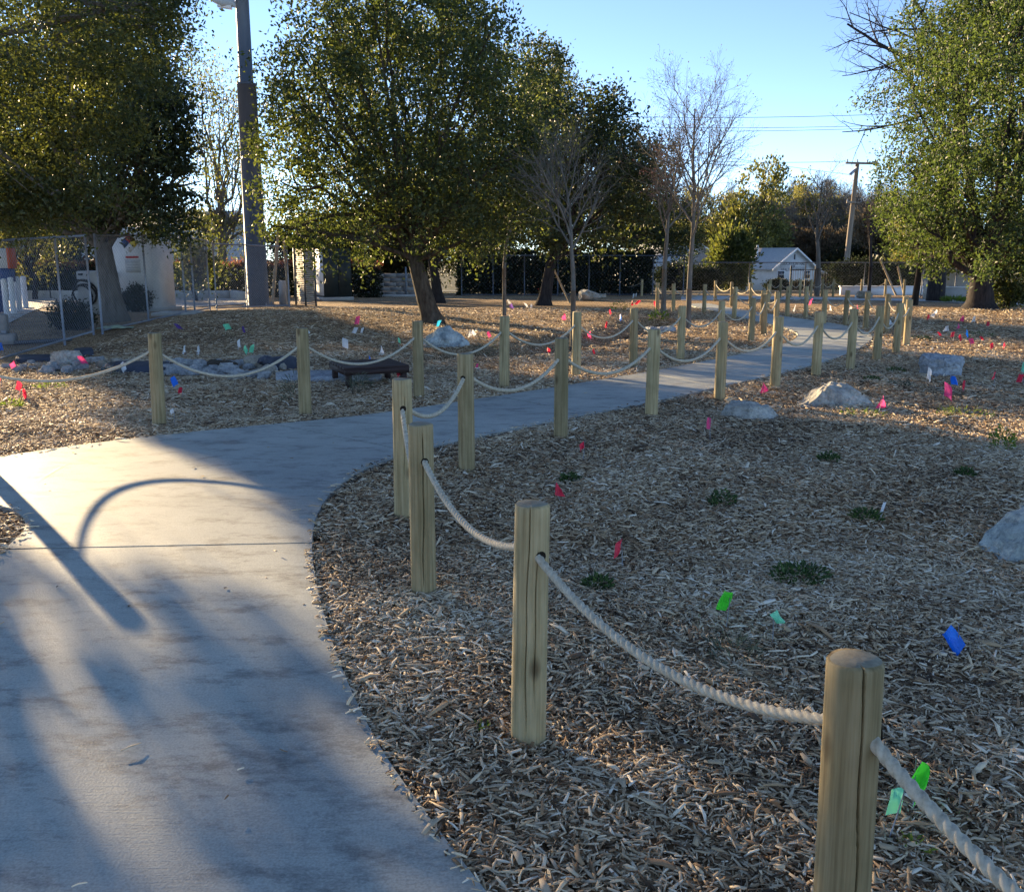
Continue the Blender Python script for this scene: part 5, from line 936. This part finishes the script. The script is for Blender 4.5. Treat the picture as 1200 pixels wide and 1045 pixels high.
MB().box((0, .25, .53), (.62, .45, 1.06), 0, .02).build('body', 'cabinet', hc); MB().box((-.2, .02, .98), (.12, .012, .05)).build('nameplate', 'ink', hc); MB().box((0, .02, .30), (.3, .02, .08)).build('tray', 'greywall', hc)
m = MB(); t = np.linspace(0, 1, 130); th = t * 4.6 * math.pi + .6; rr = .29 + .055 * np.sin(3 * t * math.pi + .5) - .12 * (t > .8) * (t - .8) * 5
m.tube(np.stack([-.14 + rr * np.cos(th) * .98 + .10 * np.sin(t * 5), -.03 - .035 * t, .52 + rr * np.sin(th) * .98 - .03 * t], -1), .023, 8); m.build('hose', 'black', hc, True)
m = MB(); m.tube(curve([-.35, -.02, .85], [.15, -.03, .32], [.25, 0, .12], 14, .02), .02, 8); m.build('hose', 'black', hc, True)
m = MB(); m.tube([[0, .02, .96], [0, -.02, .96]], .03, 10); m.build('knob', 'black', hc)
BL = [(9, 374, 'first from the left'), (16.5, 369, 'second from the left'), (23.5, 366, 'third from the left'), (30.5, 362, 'fourth and farthest, right of the others'), (183.5, 364, '')]
for x, y, w_ in BL:
    b = gnd(x, y); r_ = 3.1 * b[1] / FPX; hb = .92 if x < 100 else .95; bo = thing('bollard', ('white pipe bollard at the left edge, ' + w_) if w_ else 'white pipe bollard right of the white tank cabinet', 'bollard', b, 0, 'white bollards'); m = MB()
    m.tube([[0, 0, -.05], [0, 0, hb - .04], [0, 0, hb - .01], [0, 0, hb]], [r_, r_, r_ * .8, r_ * .3], 16); m.build('pipe', 'white', bo, True); MB().box((0, 0, .02), (.34, .34, .04), 0, .008).build('footing', 'kerb', bo)
b = gnd(2, 372) + [-.4, 1.6, 0]; b[0] = at(14, 300, b[1])[0] - .285; eq = thing('fuel_unit', 'boxy white unit with an orange end on a blue base at the left edge', 'equipment', b, R(-4)); k = b[1] / FPX
MB().box((-.45, 0, 1.36), (1.4, .3, .48), 0, .03).build('housing', 'white', eq); MB().box((.285, -.01, 1.36), (.07, .28, .50), 0, .01).build('orange_end', 'orange', eq); MB().box((.0, 0, .95), (.5, .26, .34), 0, .03).build('blue_base', 'blue', eq); MB().box((-.5, 0, .42), (.9, .28, .78), 0, .03).build('plinth', 'blue', eq)
for (x, y, d, lab) in ((-1, 401, (.3, .3, .5), 'dark grey concrete block at the far left fence foot'), (6, 403, (.34, .34, .18), 'low grey concrete block beside the left fence foot')):
    b = gnd(x, y); o = thing('fence_block', lab, 'concrete block', b, .2, 'fence foot blocks'); MB().box((0, 0, d[2] / 2), d, 0, .02).build('block', 'greywall', o); m = MB(); m.box((0, 0, d[2] + .03), (.08, .08, .06)); m.build('socket', 'galv', o)
rl = thing('low_rail', 'low grey rail on the ground inside the left fence', 'rail', gnd(20, 409) + [0, .3, .04]); m = MB(); m.tube([[-.9, 0, 0], [.6, .5, .05]], .035, 8); m.build('bar', 'pole', rl, True)
b = gnd(134, 387); ls = thing('plastic_sheet', 'pale lime plastic sheet on the mulch below the fence', 'plastic sheet', b, .2); V = [];
u, v = np.meshgrid(np.linspace(-1, 1, 9), np.linspace(-1, 1, 5)); V = np.stack([u * .34, v * .16 + .03 * u, .05 + .05 * np.cos(u * 2) * (1 - v * v) + .012 * np.sin(u * 9)], -1).reshape(-1, 3); i = (np.arange(4)[:, None] * 9 + np.arange(8)[None]).ravel(); mesh_np('sheet', V, np.stack([i, i + 1, i + 10, i + 9], -1), 'lime', ls, True)
pl = thing('concrete_pad', 'low pale slab on the ground right of the white cabinet', 'pad', gnd(200, 370), 0); MB().box((.1, 0, .04), (1.0, .3, .07), 0, .01).build('slab', 'kerb', pl); MB().box((.1, .5, .04), (1.0, .3, .07), 0, .01).build('slab', 'kerb', pl)
b = gnd(394, 353) + [0, .45, 0]; dk = thing('equipment_enclosure', 'tall dark green enclosure with its sunlit left side coloured white', 'enclosure', b, R(30)); k = b[1] / FPX
MB().box((0, .4, .98), (1.05, .8, 1.72), 0, .03).build('body', 'olive', dk); MB().box((-.535, .4, 1.0), (.02, .76, 1.64)).build('sunlit_side', 'white', dk); MB().box((0, .4, .06), (1.16, .9, .13), 0, .01).build('base', 'kerb', dk)  # white panel puts the sunlight on the left side into the colour
MB().box((.27, -.012, .98), (.46, .02, 1.55)).build('door', 'olive', dk); MB().box((-.25, -.012, .98), (.5, .02, 1.55)).build('door', 'olive', dk); MB().box((.08, -.03, 1.0), (.03, .03, .2)).build('handle', 'black', dk)
bw = thing('block_wall', 'grey block wall with a pale ledge behind the red shrub', 'wall', foot(456, 334, 41), 0); m = MB()
for r_ in range(5):
    for c_ in range(6): m.box((-1.5 + c_ * .52 + (.26 if r_ % 2 else 0), 0, .12 + r_ * .19), (.505, .2, .18), 0, .006)
m.build('blocks', 'greywall', bw); MB().box((0, -.5, .04), (3.2, .5, .12), 0, .01).build('ledge', 'kerb', bw); [MB().box((x, -.14, .6), (.06, .06, 1.3)).build('upright', 'galv', bw) for x in (-.65, .75)]
for x, y, h_, r_, lab in ((549, 336, 1.05, .13, 'thick pale round post in the back row under the oaks'), (478, 336, 1.2, .07, 'white upright pipe behind the leaning oak trunk')):
    o = thing('round_post', lab, 'post', gnd(x, y), 0); m = MB(); m.tube([[0, 0, -.1], [0, 0, h_ - .02], [0, 0, h_]], [r_, r_, r_ * .85], 14); m.build('shaft', 'lumber' if x > 500 else 'offwhite', o, True)
pr = thing('prop_timber', 'pale sawn timber leaning in the fork of the dark oak', 'timber', gnd(668, 355), 0); e0 = at(647, 311, pr.location[1] + .1) - np.array(pr.location); m = MB(); m.tube([[0, 0, -.02], e0], .035, 6); m.build('beam', 'lumber', pr)

# ------------------------------------------------------------------ houses
def house(label, p, w_, dp, eave, ridge, rz, wall='offwhite', roof='shingle', wins=(), over=.35, cat='house', extra=None, group=None):
    root = thing('house', label, cat, p, rz, group); m = MB(); g = lambda u, v, w2: (u, w2, v)
    m.prism([(-w_ / 2, -.6), (w_ / 2, -.6), (w_ / 2, eave), (0, ridge - .06), (-w_ / 2, eave)], 0, dp, g); m.build('wall', wall, root); k = (ridge - eave) / (w_ / 2); t = .14
    for sg in (-1, 1):
        x = sg * (w_ / 2 + over); m = MB(); m.prism([(0, ridge), (x, ridge - k * abs(x)), (x, ridge - k * abs(x) + t), (0, ridge + t)][::sg], -over, dp + over, g); m.build('roof', roof, root)
        m = MB(); m.prism([(0, ridge - .05), (x, ridge - k * abs(x) - .05), (x, ridge - k * abs(x) + t + .01), (0, ridge + t + .01)][::sg], -over - .05, -over - .003, g); m.build('bargeboard', 'white', root)
    for (x, z, ww, hh) in wins:
        f = MB().box((x, -.02, z), (ww + .12, .05, hh + .12)).build('window', 'white', root); MB().box((x, -.05, z), (ww, .02, hh)).build('pane', 'glass', f)
    return root
b = foot(929, 336, 98); zz = lambda y, Y=98: at(929, y, Y)[2] - b[2]
hs = house('white gabled house with dark lettering under its gable', b, 5.7, 11, zz(314), zz(292), R(28), 'offwhite', wins=((-1.75, zz(322), .85, .75), (1.85, zz(322), .85, .75)))
MB().box((0, -.03, zz(301)), (.14, .05, .5)).build('vent', 'glass', hs); MB().box((.1, -.04, zz(329)), (.95, .06, 1.75)).build('door', 'offwhite', hs)
sg_ = MB().box((-.1, -.03, zz(313)), (3.7, .04, .02)).build('sign_lettering', 'ink', hs)
text('EDUCATION HALL', .46, (-.1, -.03, zz(309.3)), (math.pi / 2, 0, 0), 'ink', sg_, sx=.95); text('OF', .34, (-.1, -.03, zz(312.8) + .02), (math.pi / 2, 0, 0), 'ink', sg_); text('HEALTH SCIENCES', .40, (-.1, -.03, zz(316)), (math.pi / 2, 0, 0), 'ink', sg_)

for x in (4.2, 6.2): m = MB(); m.tube([[-1.2, x, zz(300)], [-1.2, x, zz(287)]], .11, 8); m.build('roof_vent', 'white', hs)
m = MB(); m.prism([(2.9, zz(313)), (5.3, zz(322)), (5.3, zz(322) + .12), (2.9, zz(313) + .12)], .5, 6, lambda u, v, w_: (u, w_, v)); m.build('porch_roof', 'shingle', hs); MB().box((3.9, 3, zz(330)), (2.1, 4, 2.6)).build('porch_wall', 'offwhite', hs)
for x in (3.1, 3.9, 4.7): MB().box((x, .9, zz(330)), (.12, .12, 1.7)).build('porch_frame', 'ink', hs)
b2 = foot(818, 336, 108); zq = lambda y: at(818, y, 108)[2] - b2[2]
house('pale brown house with a grey roof behind the bare trees', b2, 8.5, 10, zq(311), zq(287), R(34), 'greywall', wins=((-2, zq(322), .9, .8), (1.8, zq(322), .9, .8)))
b3 = foot(275, 336, 56); z3 = lambda y: at(275, y, 56)[2] - b3[2]
h3 = house('white building with a wide grey roof behind the hedge near the lamp pole', b3, 5.4, 9, z3(279), z3(250), R(62), 'white', 'shingle', wins=((1.2, 1.5, .8, 1.1), (-1.2, 1.5, .8, 1.1)), over=.5)
for y_ in (1.2, 3.6, 6.0): f = MB().box((2.71, y_, 1.4), (.05, .9, 1.3)).build('window', 'white', h3); MB().box((2.745, y_, 1.4), (.02, .78, 1.16)).build('pane', 'glass', f)
b4 = foot(57, 336, 56); z4 = lambda y: at(57, y, 56)[2] - b4[2]
house('white gabled building over the left hedge', b4, 3.6, 8, z4(281), z4(264), R(-16), 'white', wins=((-.6, 1.9, .7, .9), (.8, 1.9, .7, .9)))
b5 = foot(-20, 336, 50); z5 = lambda y: at(-20, y, 50)[2] - b5[2]
house('pale building cut by the left edge above the white unit', b5, 3.4, 6, z5(272), z5(258), R(6), 'offwhite', wins=((.9, 1.9, .7, .9),))
b6 = foot(1120, 340, 64); house('pale house seen under the right oak behind the fence', b6, 5.5, 7, 2.1, 3.3, R(-20), 'offwhite', wins=((-.9, 1.4, .9, .7), (1, 1.4, .9, .7)))

# ------------------------------------------------------------------ far walls, pier, pole, wires
b = foot(1032, 346, 45); ww = thing('low_wall', 'low white wall beyond the far posts right of the utility pole', 'wall', b, R(-2)); MB().box((0, 0, .12), (3.8, .25, .5), 0, .02).build('blocks', 'white', ww); MB().box((0, 0, .39), (3.9, .31, .06), 0, .01).build('coping', 'white', ww)
b = foot(1088, 353, 36); pi_ = thing('brick_pier', 'brown plastered pier at the end of the low grey wall', 'pier', b, .2); MB().box((0, 0, .36), (.32, .32, .76), 0, .01).build('shaft', 'slat', pi_); MB().box((0, 0, .77), (.40, .40, .07), 0, .02).build('cap', 'kerb', pi_)
b = foot(1111, 353, 37); gw = thing('low_wall', 'low grey wall under the right oak beside the brown pier', 'wall', b, -.05); MB().box((0, 0, .18), (1.25, .2, .5), 0, .01).build('blocks', 'greywall', gw); MB().box((0, 0, .45), (1.3, .26, .05), 0, .01).build('coping', 'kerb', gw)
gp = small_plant(1118, 354, .5, .16, 'sproutlit', 'bright lime grass patch before the low grey wall', 900, .16, .02); gp['category'] = 'grass patch'
for x0, y0, x1, y1, lab in ((1052, 341, 1031, 303, 'long pale timber stake leaning left before the white wall'), (1061, 342, 1052, 312, 'short pale timber stake leaning beside the leaning tree')):
    b = foot(x0, y0, 43); o = thing('leaning_stake', lab, 'stake', b, 0); m = MB(); m.tube([[0, 0, -.1], at(x1, y1, 43.2) - b], .045, 6); m.build('pole', 'lumber', o)
b = foot(988, 345, 60); up = thing('utility_pole', 'tall weathered wooden utility pole with two crossarms', 'utility pole', b, 0); tp = at(1005, 190, 60) - b; m = MB(); m.tube([[0, 0, -.3], tp * .5, tp], [.19, .16, .12], 12); m.build('shaft', 'polewood', up, True)
for y, x0, x1, nm in ((191, 991, 1030, 4), (237, 992, 1010, 2)):
    a_, c_ = at(x0, y, 59.75) - b, at(x1, y + 1, 59.75) - b; m = MB(); m.tube([a_, c_], .075, 6); ca = m.build('crossarm', 'polewood', up)
    for f in np.linspace(.05, .95, nm): q = a_ + (c_ - a_) * f; m = MB(); m.tube([q, q + [0, 0, .22]], [.05, .035], 8); m.build('insulator', 'cabinet', ca)
m = MB(); q = at(1000, 203, 59.7) - b; m.tube([q - [.2, 0, .1], q + [.2, 0, .3]], .09, 8); m.build('cutout_switch', 'galv', up)
def wire(label, pts, Y, r_=.016):
    P = np.array([at(x, y, Y) for x, y in pts]); t = np.linspace(0, len(P) - 1, 40); k = np.polyfit(np.arange(len(P)), P, min(2, len(P) - 1)); P2 = np.stack([np.polyval(k[:, j], t) for j in range(3)], -1)
    m = MB(); m.tube(P2, r_, 5); meta(m.build('overhead_wire', 'black'), label, 'overhead wire', 'overhead wires')
wire('uppermost overhead wire across the sky above the tall bare tree', [(180, 96), (850, 138), (1520, 92)], 66)
wire('second overhead wire below the uppermost one', [(180, 108), (850, 150), (1520, 110)], 67, .014)
wire('third overhead wire close under the second one', [(180, 118), (850, 154), (1520, 112)], 67.5, .014)
wire('wire running left from the upper crossarm of the utility pole', [(700, 183), (860, 190), (991, 189)], 60, .014)
wire('slack wire running left from below the upper crossarm', [(700, 160), (860, 186), (997, 205)], 60, .012)
